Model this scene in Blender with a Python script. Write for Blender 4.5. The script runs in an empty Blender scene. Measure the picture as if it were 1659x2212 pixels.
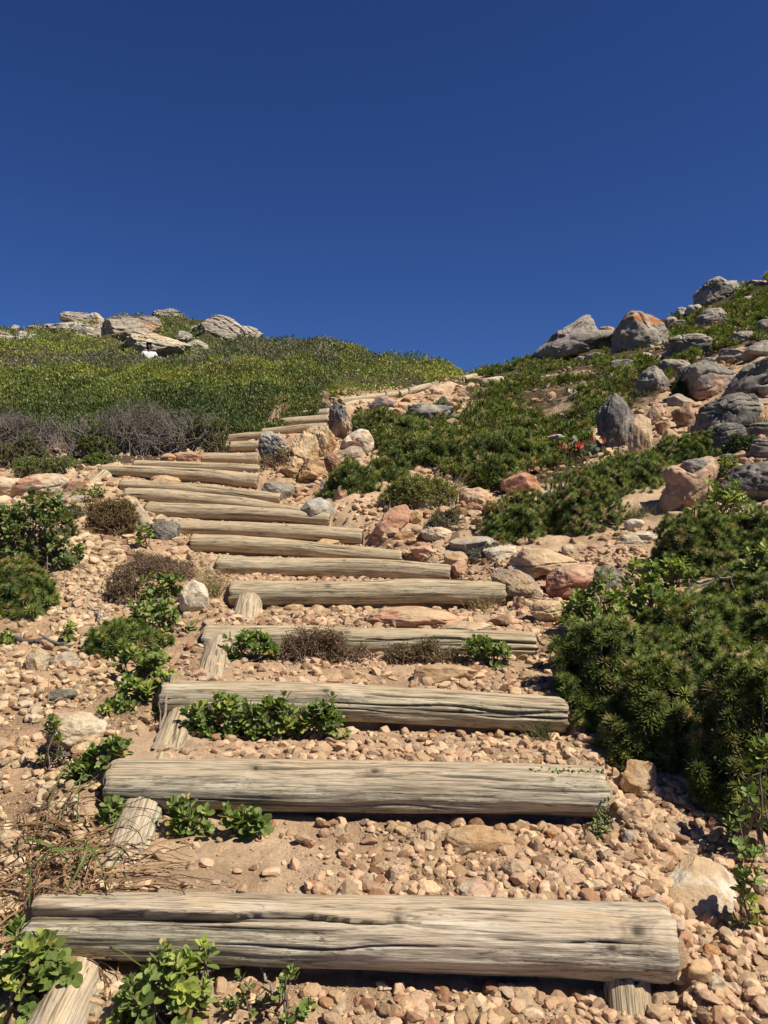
import bpy, bmesh, math
import numpy as np
from mathutils import Vector, Matrix
C = bpy.context
SC = C.scene
rad = math.radians

# ---------------------------------------------------------------- camera, sky, sun, exposure
FPX = 1626.0                      # focal length in pixels of a 1659 x 2212 picture
PITCH = rad(-1.62)
cam = bpy.data.cameras.new('camera')
camo = bpy.data.objects.new('camera', cam)
SC.collection.objects.link(camo)
cam.sensor_fit = 'VERTICAL'
cam.sensor_height = 36.0
cam.lens = 36.0 * FPX / 2212.0
cam.clip_start = 0.05
cam.clip_end = 1000
camo.location = (0, 0, 0)
camo.rotation_euler = (rad(90) + PITCH, 0, 0)
SC.camera = camo

SUN = Vector((0.50, -0.26, 0.83)).normalized()
SUN_EL = math.asin(SUN.z)
SUN_AZ = math.atan2(SUN.x, SUN.y)         # clockwise from +Y
w = bpy.data.worlds.new('World')
SC.world = w
w.use_nodes = True
nt = w.node_tree
bg = nt.nodes['Background']
sky = nt.nodes.new('ShaderNodeTexSky')
sky.sky_type = 'NISHITA'
sky.sun_disc = False
sky.sun_elevation = SUN_EL
sky.sun_rotation = SUN_AZ
sky.altitude = 1200
sky.air_density = 1.0
sky.dust_density = 0.1
sky.ozone_density = 4.0
hs = nt.nodes.new('ShaderNodeMix')
hs.data_type = 'RGBA'
hs.blend_type = 'MULTIPLY'
hs.inputs[0].default_value = 1.0
hs.inputs[7].default_value = (0.165, 0.25, 0.455, 1)
nt.links.new(sky.outputs[0], hs.inputs[6])
nt.links.new(hs.outputs[2], bg.inputs[0])
bg.inputs[1].default_value = 0.10
sl = bpy.data.lights.new('sun', 'SUN')
sl.energy = 5.0
sl.angle = rad(0.53)
sl.color = (1.0, 0.91, 0.77)
so = bpy.data.objects.new('sun', sl)
SC.collection.objects.link(so)
so.rotation_euler = SUN.to_track_quat('Z', 'Y').to_euler()
SC.view_settings.view_transform = 'Standard'
SC.view_settings.look = 'None'
SC.view_settings.gamma = 1
SC.view_settings.exposure = 0.55
SC.cycles.max_bounces = 6
SC.cycles.diffuse_bounces = 3
SC.cycles.transmission_bounces = 3
SC.cycles.caustics_reflective = False
SC.cycles.caustics_refractive = False

# ---------------------------------------------------------------- numeric helpers
RNG = np.random.default_rng(7)


def P(px, py, d):
    """world point seen at pixel px, py of the 1659 x 2212 picture, d metres ahead"""
    u = (np.asarray(px, float) - 829.5) / FPX
    v = (1106 - np.asarray(py, float)) / FPX
    c, s = math.cos(PITCH), math.sin(PITCH)
    k = np.asarray(d, float) / (c - v * s)
    return np.stack([u * k, np.asarray(d, float) + 0 * k, (s + v * c) * k], -1)


def proj(X, Y, Z):
    c, s = math.cos(PITCH), math.sin(PITCH)
    f = Y * c + Z * s
    up = -Y * s + Z * c
    f = np.maximum(f, 1e-3)
    return 829.5 + FPX * X / f, 1106 - FPX * up / f


def hsh(ix, iy, iz, seed):
    h = (ix * 374761393 + iy * 668265263 + iz * 2147483647 + seed * 1274126177) & 0xFFFFFFFF
    h = ((h ^ (h >> 13)) * 1274126177) & 0xFFFFFFFF
    h = ((h ^ (h >> 16)) * 2246822519) & 0xFFFFFFFF
    return ((h ^ (h >> 15)) & 0xFFFFFF) / float(0xFFFFFF)


def vn(p, seed=0):
    """value noise, -1..1"""
    p = np.asarray(p, float)
    i = np.floor(p).astype(np.int64)
    f = p - i
    f = f * f * f * (f * (f * 6 - 15) + 10)
    r = 0
    for dx in (0, 1):
        wx = f[..., 0] if dx else 1 - f[..., 0]
        for dy in (0, 1):
            wy = f[..., 1] if dy else 1 - f[..., 1]
            for dz in (0, 1):
                wz = f[..., 2] if dz else 1 - f[..., 2]
                r = r + wx * wy * wz * hsh(i[..., 0] + dx, i[..., 1] + dy, i[..., 2] + dz, seed)
    return r * 2 - 1


def fbm(p, seed=0, o=4, g=0.5):
    a, r, q = 1.0, 0, np.asarray(p, float)
    for k in range(o):
        r = r + a * vn(q, seed + k * 17)
        q = q * 2.03 + 11.7
        a *= g
    return r


def n2(x, y, s, seed=0, o=3):
    return fbm(np.stack([x * s, y * s, 0 * x + 3.3], -1), seed, o)


def sstep(a, b, x):
    t = np.clip((x - a) / (b - a), 0, 1)
    return t * t * (3 - 2 * t)


def inpoly(px, py, poly):
    r = np.zeros(px.shape, bool)
    n = len(poly)
    for i in range(n):
        x0, y0 = poly[i]
        x1, y1 = poly[(i + 1) % n]
        if y0 == y1:
            continue
        c = ((y0 > py) != (y1 > py)) & (px < (x1 - x0) * (py - y0) / (y1 - y0) + x0)
        r ^= c
    return r


def rotz(a):
    c, s = np.cos(a), np.sin(a)
    o = 0 * c
    return np.stack([np.stack([c, -s, o], -1), np.stack([s, c, o], -1), np.stack([o, o, o + 1], -1)], -2)


def frames(zdir, spin):
    """rotation matrices whose z column is zdir, spun by spin"""
    z = zdir / np.linalg.norm(zdir, axis=-1, keepdims=True)
    a = np.where(np.abs(z[:, 2:3]) < 0.9, np.array([[0, 0, 1.0]]), np.array([[1.0, 0, 0]]))
    x = np.cross(a, z)
    x /= np.linalg.norm(x, axis=-1, keepdims=True)
    y = np.cross(z, x)
    c, s = np.cos(spin)[:, None], np.sin(spin)[:, None]
    return np.stack([x * c + y * s, -x * s + y * c, z], -1)


def rdir(n, up=0.0, rng=RNG):
    v = rng.normal(size=(n, 3))
    v /= np.linalg.norm(v, axis=1, keepdims=True)
    v[:, 2] += up
    return v / np.linalg.norm(v, axis=1, keepdims=True)


# ---------------------------------------------------------------- materials
def mat(name):
    m = bpy.data.materials.new(name)
    m.use_nodes = True
    t = m.node_tree
    b = t.nodes['Principled BSDF']
    return m, t, b


def nd(t, kind, **kw):
    n = t.nodes.new('ShaderNode' + kind)
    for k, v in kw.items():
        setattr(n, k, v)
    return n


def attr(t, name):
    n = nd(t, 'Attribute')
    n.attribute_name = name
    return n


def noise(t, vec, scale, detail=4, rough=0.6, dist=0.0):
    n = nd(t, 'TexNoise')
    n.inputs['Scale'].default_value = scale
    n.inputs['Detail'].default_value = detail
    n.inputs['Roughness'].default_value = rough
    n.inputs['Distortion'].default_value = dist
    t.links.new(vec, n.inputs['Vector'])
    return n.outputs['Fac']


def ramp(t, fac, stops):
    n = nd(t, 'ValToRGB')
    e = n.color_ramp.elements
    while len(e) < len(stops):
        e.new(0.5)
    for q, (p, c) in zip(e, stops):
        q.position = p
        q.color = (*c, 1) if len(c) == 3 else c
    t.links.new(fac, n.inputs[0])
    return n.outputs[0]


def mixc(t, a, b, fac=1.0, mode='MULTIPLY'):
    n = nd(t, 'Mix', data_type='RGBA', blend_type=mode)
    for sock, v in ((n.inputs[0], fac), (n.inputs[6], a), (n.inputs[7], b)):
        if hasattr(v, 'default_value') or hasattr(v, 'is_linked'):
            t.links.new(v, sock)
        else:
            sock.default_value = v if isinstance(v, float) else (*v, 1)
    return n.outputs[2]


def g3(v):
    return (v, v, v)


def bumpn(t, b, h, strength, dist, prev=None):
    n = nd(t, 'Bump')
    n.inputs['Strength'].default_value = strength
    n.inputs['Distance'].default_value = dist
    t.links.new(h, n.inputs['Height'])
    if prev:
        t.links.new(prev, n.inputs['Normal'])
    t.links.new(n.outputs[0], b.inputs['Normal'])
    return n.outputs[0]


def soil_mat():
    m, t, b = mat('sandy_soil')
    pos = nd(t, 'TexCoord').outputs['Object']
    c = attr(t, 'col').outputs['Color']
    f1 = ramp(t, noise(t, pos, 9, 6, 0.7), [(0.3, g3(0.80)), (0.7, g3(1.16))])
    f2 = ramp(t, noise(t, pos, 160, 5, 0.75), [(0.30, g3(0.62)), (0.55, g3(1.0)), (0.8, g3(1.3))])
    c = mixc(t, mixc(t, c, f1), f2)
    t.links.new(c, b.inputs['Base Color'])
    b.inputs['Roughness'].default_value = 0.95
    b.inputs['Specular IOR Level'].default_value = 0.1
    p = bumpn(t, b, noise(t, pos, 60, 8, 0.75), 0.9, 0.012)
    bumpn(t, b, noise(t, pos, 420, 4, 0.7), 0.7, 0.003, p)
    return m


def rock_mat(name, kind):
    m, t, b = mat(name)
    pos = nd(t, 'TexCoord').outputs['Object']
    c = attr(t, 'col').outputs['Color']
    if kind == 'sand':
        f1 = ramp(t, noise(t, pos, 14, 7, 0.65, 0.6), [(0.28, (0.66, 0.60, 0.56)), (0.5, g3(1.0)), (0.75, (1.18, 1.16, 1.12))])
        f2 = ramp(t, noise(t, pos, 190, 5, 0.75), [(0.3, g3(0.72)), (0.55, g3(1.0)), (0.8, g3(1.2))])
        c = mixc(t, mixc(t, c, f1), f2)
        p = bumpn(t, b, noise(t, pos, 22, 8, 0.72, 0.4), 0.75, 0.02)
        bumpn(t, b, noise(t, pos, 260, 4, 0.7), 0.6, 0.003, p)
    elif kind == 'grey':
        f1 = ramp(t, noise(t, pos, 7, 9, 0.72, 0.3), [(0.30, g3(0.45)), (0.5, g3(0.95)), (0.72, (1.35, 1.33, 1.28))])
        c = mixc(t, c, f1)
        sp = ramp(t, noise(t, pos, 38, 5, 0.8, 0.2), [(0.56, g3(0)), (0.66, g3(1))])
        c = mixc(t, c, (0.42, 0.41, 0.37), mixc(t, sp, g3(0.55)), 'MIX')
        f2 = ramp(t, noise(t, pos, 120, 5, 0.8), [(0.3, g3(0.55)), (0.55, g3(1.0)), (0.8, g3(1.3))])
        c = mixc(t, c, f2)
        p = bumpn(t, b, noise(t, pos, 9, 9, 0.72, 0.3), 0.8, 0.05)
        bumpn(t, b, noise(t, pos, 80, 5, 0.75), 0.7, 0.008, p)
    elif kind == 'far':
        f1 = ramp(t, noise(t, pos, 1.3, 9, 0.75, 0.5), [(0.30, g3(0.7)), (0.5, g3(1.1)), (0.72, (1.4, 1.37, 1.3))])
        mp = nd(t, 'Mapping')
        mp.inputs['Rotation'].default_value = (0.25, 0.3, 0)
        mp.inputs['Scale'].default_value = (0.5, 0.5, 4.0)
        t.links.new(pos, mp.inputs[0])
        st = noise(t, mp.outputs[0], 1.6, 7, 0.7, 1.2)
        f2 = ramp(t, st, [(0.36, g3(0.5)), (0.43, g3(0.98)), (0.8, g3(1.2))])
        c = mixc(t, mixc(t, c, f1), f2)
        p = bumpn(t, b, st, 1.0, 0.35)
        bumpn(t, b, noise(t, pos, 5, 8, 0.75), 0.9, 0.12, p)
    elif kind == 'pebble':
        f2 = ramp(t, noise(t, pos, 130, 5, 0.7), [(0.3, g3(0.70)), (0.55, g3(1.0)), (0.8, g3(1.22))])
        c = mixc(t, c, f2)
        bumpn(t, b, noise(t, pos, 160, 5, 0.7), 0.5, 0.004)
    t.links.new(c, b.inputs['Base Color'])
    b.inputs['Roughness'].default_value = 0.9
    b.inputs['Specular IOR Level'].default_value = 0.2
    return m


def wood_mat():
    m, t, b = mat('weathered_wood')
    g = attr(t, 'grain').outputs['Vector']
    c = attr(t, 'col').outputs['Color']
    def mp(sx, sy):
        n = nd(t, 'Mapping')
        n.inputs['Scale'].default_value = (sx, sy, 1)
        t.links.new(g, n.inputs[0])
        return n.outputs[0]
    fine = noise(t, mp(15, 310), 1.0, 7, 0.78)
    mid = noise(t, mp(12, 130), 1.0, 6, 0.75, 0.4)
    big = noise(t, mp(6, 18), 1.0, 5, 0.7)
    crack = noise(t, mp(5.0, 150), 1.0, 4, 0.65, 0.3)
    flk = noise(t, mp(48, 190), 1.0, 5, 0.8)
    f1 = ramp(t, fine, [(0.30, g3(0.45)), (0.47, g3(0.98)), (0.72, g3(1.25))])
    f2 = ramp(t, mid, [(0.33, (0.80, 0.77, 0.73)), (0.45, g3(0.98)), (0.75, (1.12, 1.11, 1.08))])
    f3 = ramp(t, big, [(0.32, (0.86, 0.84, 0.80)), (0.6, g3(1.05))])
    f4 = ramp(t, crack, [(0.30, g3(0.14)), (0.345, g3(1.0))])
    def iso(n_, w_):
        m1 = nd(t, 'Math', operation='SUBTRACT'); m1.inputs[1].default_value = 0.5
        t.links.new(n_, m1.inputs[0])
        m2 = nd(t, 'Math', operation='ABSOLUTE')
        t.links.new(m1.outputs[0], m2.inputs[0])
        return ramp(t, m2.outputs[0], [(0.0, g3(0.42)), (w_, g3(0.92)), (w_ * 1.6, g3(1.0))])
    k1 = iso(noise(t, mp(1.1, 34), 1.0, 3, 0.55, 0.15), 0.022)
    k2 = iso(noise(t, mp(2.6, 95), 1.0, 2, 0.5, 0.1), 0.035)
    f5 = ramp(t, flk, [(0.38, (0.42, 0.39, 0.31)), (0.45, g3(1.0))])
    side = attr(t, 'grain').outputs['Vector']
    sp = nd(t, 'SeparateXYZ')
    t.links.new(side, sp.inputs[0])
    c = mixc(t, mixc(t, mixc(t, mixc(t, c, f1), f2), f3), f4)
    c = mixc(t, c, f5, sp.outputs[2])
    c = mixc(t, mixc(t, c, k1), k2, 0.75)
    t.links.new(c, b.inputs['Base Color'])
    b.inputs['Roughness'].default_value = 0.9
    b.inputs['Specular IOR Level'].default_value = 0.15
    p = bumpn(t, b, crack, 0.6, 0.004)
    p = bumpn(t, b, mid, 0.45, 0.004, p)
    bumpn(t, b, fine, 0.7, 0.0022, p)
    return m


def leaf_mat(name, rough=0.45, trans=0.18, spec=0.4):
    m, t, b = mat(name)
    c = attr(t, 'col').outputs['Color']
    t.links.new(c, b.inputs['Base Color'])
    b.inputs['Roughness'].default_value = rough
    b.inputs['Specular IOR Level'].default_value = spec
    tr = nd(t, 'BsdfTranslucent')
    c2 = mixc(t, c, (1.5, 1.7, 0.5))
    t.links.new(c2, tr.inputs[0])
    mx = nd(t, 'MixShader')
    mx.inputs[0].default_value = trans
    t.links.new(b.outputs[0], mx.inputs[1])
    t.links.new(tr.outputs[0], mx.inputs[2])
    t.links.new(mx.outputs[0], t.nodes['Material Output'].inputs[0])
    return m


def flat_mat(name, rough=0.85, spec=0.2):
    m, t, b = mat(name)
    c = attr(t, 'col').outputs['Color']
    pos = nd(t, 'TexCoord').outputs['Object']
    f = ramp(t, noise(t, pos, 150, 3, 0.6), [(0.3, g3(0.75)), (0.7, g3(1.15))])
    t.links.new(mixc(t, c, f), b.inputs['Base Color'])
    b.inputs['Roughness'].default_value = rough
    b.inputs['Specular IOR Level'].default_value = spec
    return m


M = dict(soil=soil_mat(), sand=rock_mat('sandstone', 'sand'), grey=rock_mat('lichened_rock', 'grey'),
         far=rock_mat('layered_crag_rock', 'far'), pebble=rock_mat('pebble_stone', 'pebble'),
         wood=wood_mat(), leaf=leaf_mat('glossy_leaf', 0.5, 0.20, 0.25), needle=leaf_mat('needle_leaf', 0.55, 0.18, 0.2),
         cover=leaf_mat('cover_leaf', 0.5, 0.2, 0.3), twig=flat_mat('dry_twig'), cloth=flat_mat('plain_cloth'),
         iron=flat_mat('rusty_iron', 0.6, 0.5), petal=leaf_mat('waxy_petal', 0.4, 0.1, 0.4))


# ---------------------------------------------------------------- object helpers
def mesh(name, V, F, m, col=None, extra=None, smooth=True):
    V = np.ascontiguousarray(V, np.float32)
    F = np.ascontiguousarray(F, np.int32)
    me = bpy.data.meshes.new(name)
    k = F.shape[1]
    me.vertices.add(len(V))
    me.vertices.foreach_set('co', V.ravel())
    me.loops.add(F.size)
    me.loops.foreach_set('vertex_index', F.ravel())
    me.polygons.add(len(F))
    me.polygons.foreach_set('loop_start', np.arange(0, F.size, k, dtype=np.int32))
    me.polygons.foreach_set('use_smooth', np.full(len(F), smooth))
    me.update(calc_edges=True)
    if col is not None:
        col = np.asarray(col, np.float32)
        if col.ndim == 1:
            col = np.tile(col, (len(V), 1))
        a = me.attributes.new('col', 'FLOAT_COLOR', 'POINT')
        a.data.foreach_set('color', np.concatenate([np.clip(col, 0, 1), np.ones((len(V), 1), np.float32)], 1).astype(np.float32).ravel())
    if extra is not None:
        a = me.attributes.new('grain', 'FLOAT_VECTOR', 'POINT')
        a.data.foreach_set('vector', np.asarray(extra, np.float32).ravel())
    me.materials.append(m)
    return me


def obj(name, me, parent=None, loc=None):
    o = bpy.data.objects.new(name, me)
    SC.collection.objects.link(o)
    if parent is not None:
        o.parent = parent
    if loc is not None:
        o.location = loc
    return o


def tag(o, label=None, cat=None, group=None, kind=None):
    if label:
        o['label'] = label
    if cat:
        o['category'] = cat
    if group:
        o['group'] = group
    if kind:
        o['kind'] = kind
    return o


def empty(name, loc, label, cat, group=None):
    o = bpy.data.objects.new(name, None)
    SC.collection.objects.link(o)
    o.location = loc
    o.empty_display_size = 0.05
    return tag(o, label, cat, group)


class Soup:
    """collects triangle pieces with a colour per vertex"""
    def __init__(s):
        s.V, s.F, s.K, s.n = [], [], [], 0
    def add(s, V, F, K):
        V = np.asarray(V, float)
        K = np.asarray(K, float)
        if K.ndim == 1:
            K = np.tile(K, (len(V), 1))
        s.V.append(V); s.F.append(np.asarray(F) + s.n); s.K.append(K)
        s.n += len(V)
    def inst(s, protos, which, R, pos, scale, col, vcol=None):
        """copies of small pieces: protos [(V,F,shade)], R (n,3,3), pos (n,3), scale (n,) or (n,3), col (n,3)"""
        scale = np.asarray(scale, float)
        if scale.ndim == 0:
            scale = np.full(len(pos), float(scale))
        if scale.ndim == 1:
            scale = scale[:, None]
        for k, pr in enumerate(protos):
            idx = np.nonzero(which == k)[0]
            if not len(idx):
                continue
            V, F = pr[0], pr[1]
            sh = pr[2] if len(pr) > 2 else np.ones((len(V), 3))
            L = V[None] * (scale[idx][:, None, :])
            W = np.einsum('nij,nvj->nvi', R[idx], L) + pos[idx][:, None, :]
            K = col[idx][:, None, :] * sh[None]
            FF = F[None] + (np.arange(len(idx)) * len(V))[:, None, None]
            s.add(W.reshape(-1, 3), FF.reshape(-1, 3), K.reshape(-1, 3))
    def build(s, name, m, parent=None, origin=None, smooth=False):
        if not s.n:
            return None
        V = np.concatenate(s.V)
        if origin is not None:
            V = V - np.asarray(origin)
        return obj(name, mesh(name, V, np.concatenate(s.F), m, np.concatenate(s.K), smooth=smooth), parent)


def tubes(soup, A, B, ra, rb, col, sides=4):
    """prisms from A to B (n,3)"""
    A, B = np.asarray(A, float), np.asarray(B, float)
    n = len(A)
    if not n:
        return
    R = frames(B - A + 1e-9, np.zeros(n))
    th = np.arange(sides) * 2 * np.pi / sides
    ring = np.stack([np.cos(th), np.sin(th), 0 * th], -1)
    ra = np.broadcast_to(ra, (n,)); rb = np.broadcast_to(rb, (n,))
    a = A[:, None] + np.einsum('nij,kj->nki', R, ring) * ra[:, None, None]
    b = B[:, None] + np.einsum('nij,kj->nki', R, ring) * rb[:, None, None]
    V = np.concatenate([a, b], 1).reshape(-1, 3)
    F = []
    for k in range(sides):
        j = (k + 1) % sides
        F += [(k, j, sides + j), (k, sides + j, sides + k)]
    F = np.array(F)[None] + (np.arange(n) * 2 * sides)[:, None, None]
    col = np.asarray(col, float)
    K = np.tile(col, (len(V), 1)) if col.ndim == 1 else np.repeat(col, 2 * sides, 0)
    soup.add(V, F.reshape(-1, 3), K)


def grid_faces(nu, nv, wrap=False):
    i, j = np.meshgrid(np.arange(nu - 1), np.arange(nv if wrap else nv - 1), indexing='ij')
    j2 = (j + 1) % nv
    a, b, c, d = i * nv + j, (i + 1) * nv + j, (i + 1) * nv + j2, i * nv + j2
    return np.stack([a, b, c, d], -1).reshape(-1, 4)

# ---------------------------------------------------------------- the steps: pixel ends, distances, radii
# (xl, yl, dl, xr, yr, dr, rl, rr, gap)
STEPS = [
    (78, 1996, 1.73, 1448, 2040, 1.63, 0.066, 0.077, 1),
    (243, 1690, 2.17, 1304, 1713, 2.12, 0.068, 0.073, 1),
    (354, 1509, 2.64, 1219, 1543, 2.60, 0.064, 0.062, 1),
    (445, 1379, 3.20, 1157, 1397, 3.14, 0.064, 0.056, 0),
    (499, 1281, 3.84, 1089, 1284, 3.80, 0.064, 0.060, 1),
    (472, 1219, 4.52, 972, 1240, 4.42, 0.060, 0.052, 0),
    (414, 1173, 5.06, 868, 1204, 4.88, 0.060, 0.050, 0),
    (372, 1136, 5.55, 783, 1161, 5.40, 0.058, 0.056, 0),
    (318, 1098, 5.86, 713, 1125, 5.66, 0.062, 0.044, 0),
    (272, 1067, 6.20, 650, 1104, 5.98, 0.060, 0.044, 0),
    (262, 1044, 6.55, 606, 1080, 6.35, 0.052, 0.044, 0),
    (220, 1015, 6.85, 558, 1038, 6.70, 0.048, 0.068, 1),
    (290, 1004, 7.15, 562, 1013, 7.05, 0.040, 0.040, 0),
    (437, 993, 7.85, 560, 991, 7.80, 0.060, 0.060, 0),
    (447, 969, 8.25, 562, 966, 8.20, 0.060, 0.058, 0),
    (478, 950, 8.70, 590, 941, 8.60, 0.055, 0.050, 0),
    (560, 935, 9.15, 706, 924, 9.05, 0.050, 0.055, 0),
    (606, 916, 9.60, 712, 906, 9.50, 0.062, 0.066, 0),
    (630, 903, 10.1, 712, 892, 10.0, 0.060, 0.070, 0),
]
SL = np.array([P(s[0], s[1], s[2]) for s in STEPS])
SR = np.array([P(s[3], s[4], s[5]) for s in STEPS])
RL = np.array([s[6] for s in STEPS]); RR = np.array([s[7] for s in STEPS])
GAP = np.array([s[8] for s in STEPS], float)

# ---------------------------------------------------------------- terrain: control points (px, py, distance)
G = [
    # left, near to far
    (-700, 2212, 1.5), (0, 2330, 1.42), (830, 2330, 1.42), (1659, 2330, 1.42), (2400, 2212, 1.45),
    (0, 2060, 1.70), (-700, 1900, 1.8), (0, 1830, 2.02), (100, 1660, 2.35), (-600, 1600, 2.4), (0, 1520, 2.72),
    (170, 1480, 2.85), (-600, 1400, 3.1), (40, 1400, 3.2), (300, 1480, 2.85), (330, 1340, 3.5), (0, 1290, 3.8), (200, 1260, 4.0), (200, 1190, 4.7),
    (350, 1200, 4.8), (-500, 1200, 4.4), (0, 1150, 5.1), (230, 1130, 5.4), (0, 1090, 5.9), (150, 1080, 6.1), (100, 1040, 6.8),
    (-600, 1050, 6.2), (0, 1010, 7.5), (220, 1000, 7.5), (400, 996, 7.6), (-500, 960, 8.0), (0, 985, 8.2), (200, 980, 8.3),
    (400, 975, 8.5), (0, 945, 9.2), (250, 935, 9.4), (480, 935, 9.3), (620, 905, 10.2), (690, 880, 10.6),
    (-500, 880, 10.5), (0, 870, 11.0), (300, 865, 11.2), (550, 860, 11.4), (0, 815, 13.3), (300, 815, 13.3), (560, 825, 12.8),
    (-700, 800, 14), (0, 802, 15.5), (300, 803, 15.8), (520, 805, 15.0), (0, 780, 20), (300, 786, 21), (-700, 760, 22),
    (430, 790, 20), (0, 745, 28), (200, 748, 29), (300, 779, 29), (400, 795, 26), (480, 760, 26),
    (0, 728, 34), (200, 726, 35), (330, 735, 34), (400, 742, 33), (470, 740, 35), (-800, 720, 34),
    (90, 712, 39), (250, 705, 40), (380, 697, 40), (440, 705, 39), (520, 722, 38), (560, 738, 37), (-800, 700, 42),
    # hump in the middle
    (700, 862, 11.2), (800, 852, 11.6), (900, 842, 12.6), (970, 828, 14), (1040, 812, 16.5), (738, 874, 10.7), (871, 856, 11.7), (969, 831, 13.6), (600, 800, 15.5), (700, 800, 15.3), (850, 810, 15.0),
    (470, 772, 20), (560, 746, 21.5), (620, 744, 21.5), (700, 748, 20.5), (770, 745, 20), (850, 756, 19.5), (940, 778, 18.8), (1010, 797, 18.0),
    # right slope
    (1050, 806, 18.5), (1100, 790, 17.8), (1160, 774, 17), (1300, 764, 16), (1440, 722, 15.5), (1450, 690, 16.5), (1550, 640, 16.5), (1659, 604, 16), (2300, 420, 15),
    (1659, 680, 12), (1659, 760, 9.2), (1500, 740, 12.5), (1400, 775, 12.3), (1200, 800, 13.5), (1100, 830, 12.8), (1000, 850, 11.8),
    (2300, 700, 8), (1659, 860, 7.1), (1500, 850, 8.2), (1350, 840, 9.2), (1200, 870, 9.6), (1050, 880, 9.9), (900, 890, 9.6), (800, 900, 9.3), (740, 915, 8.9),
    (2300, 900, 5.6), (1659, 940, 5.9), (1520, 960, 6.2), (1400, 985, 6.1), (1300, 975, 6.9), (1150, 960, 7.7), (1000, 960, 7.9), (880, 970, 7.9), (790, 985, 7.7),
    (1659, 1040, 4.9), (1500, 1100, 4.75), (1400, 1090, 5.0), (1250, 1070, 5.5), (1100, 1080, 5.7), (950, 1080, 5.9), (850, 1060, 6.2), (720, 1070, 6.15), (640, 1030, 6.8),
    (2300, 1150, 3.9), (1659, 1180, 3.95), (1450, 1200, 4.1), (1250, 1180, 4.45), (1100, 1180, 4.6), (950, 1180, 4.8), (850, 1150, 5.2), (780, 1110, 5.6),
    (1150, 1290, 3.8), (1250, 1330, 3.5), (1659, 1400, 2.95), (1450, 1450, 2.85), (1300, 1480, 2.8), (2300, 1500, 2.5),
    (1659, 1650, 2.35), (1400, 1640, 2.38), (1320, 1720, 2.2), (1500, 1820, 2.0), (1659, 1900, 1.87), (1480, 2050, 1.68), (1659, 2120, 1.6), (2300, 1900, 1.8),
]
# the scrub adds its own height above the soil of the far hill
G = [(g[0], g[1] + (20 if g[2] < 30 else 15) + (14 if (g[0] > 540 and g[2] > 15.2) else 0), g[2]) if (g[2] >= 13 and g[0] < 1030 and g[1] < 830) else g for g in G]
CP = np.array([P(*g) for g in G])
CP = np.concatenate([CP, SL, SR, (SL + SR) / 2])
far = [(-60, 60, 8), (-30, 60, 7.5), (0, 60, 5), (30, 60, 9), (60, 60, 12), (-60, 110, 8), (0, 110, 5), (60, 110, 10), (-4, 26, 4.0), (-1, 26, 3.6), (2.2, 24, 2.7),
       (4.5, 22, 2.7), (7, 22, 3.8), (12, 22, 5.2), (-12, 46, 8.2), (-20, 46, 8.0), (-8, 45, 7.9), (-3, 40, 5.5), (3, 36, 4.0), (0.0, -0.6, -1.3), (-2, -0.6, -1.3), (2, -0.6, -1.3)]
CP = np.concatenate([CP, np.array(far, float)])


def warp(x, y):
    return np.stack([x / (y + 2.0) * 1.6, np.log(y + 2.0)], -1)


def tps(r2):
    return 0.5 * r2 * np.log(r2 + 1e-12)


_q = warp(CP[:, 0], CP[:, 1])
_v = CP[:, 2] / (CP[:, 1] + 2.0)
_n = len(_q)
_K = tps(((_q[:, None] - _q[None]) ** 2).sum(-1)) + np.eye(_n) * 6e-4
_Pm = np.concatenate([np.ones((_n, 1)), _q], 1)
_A = np.zeros((_n + 3, _n + 3)); _A[:_n, :_n] = _K; _A[:_n, _n:] = _Pm; _A[_n:, :_n] = _Pm.T
_w = np.linalg.solve(_A, np.concatenate([_v, np.zeros(3)]))


def base_h(x, y):
    x = np.asarray(x, float).ravel(); y = np.asarray(y, float).ravel()
    out = np.empty(len(x))
    for a in range(0, len(x), 20000):
        q = warp(x[a:a + 20000], y[a:a + 20000])
        k = tps(((q[:, None] - _q[None]) ** 2).sum(-1))
        out[a:a + 20000] = (k @ _w[:_n] + _w[_n] + q @ _w[_n + 1:]) * (y[a:a + 20000] + 2.0)
    return out


PERSON = P(322, 764, 28.0)


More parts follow.
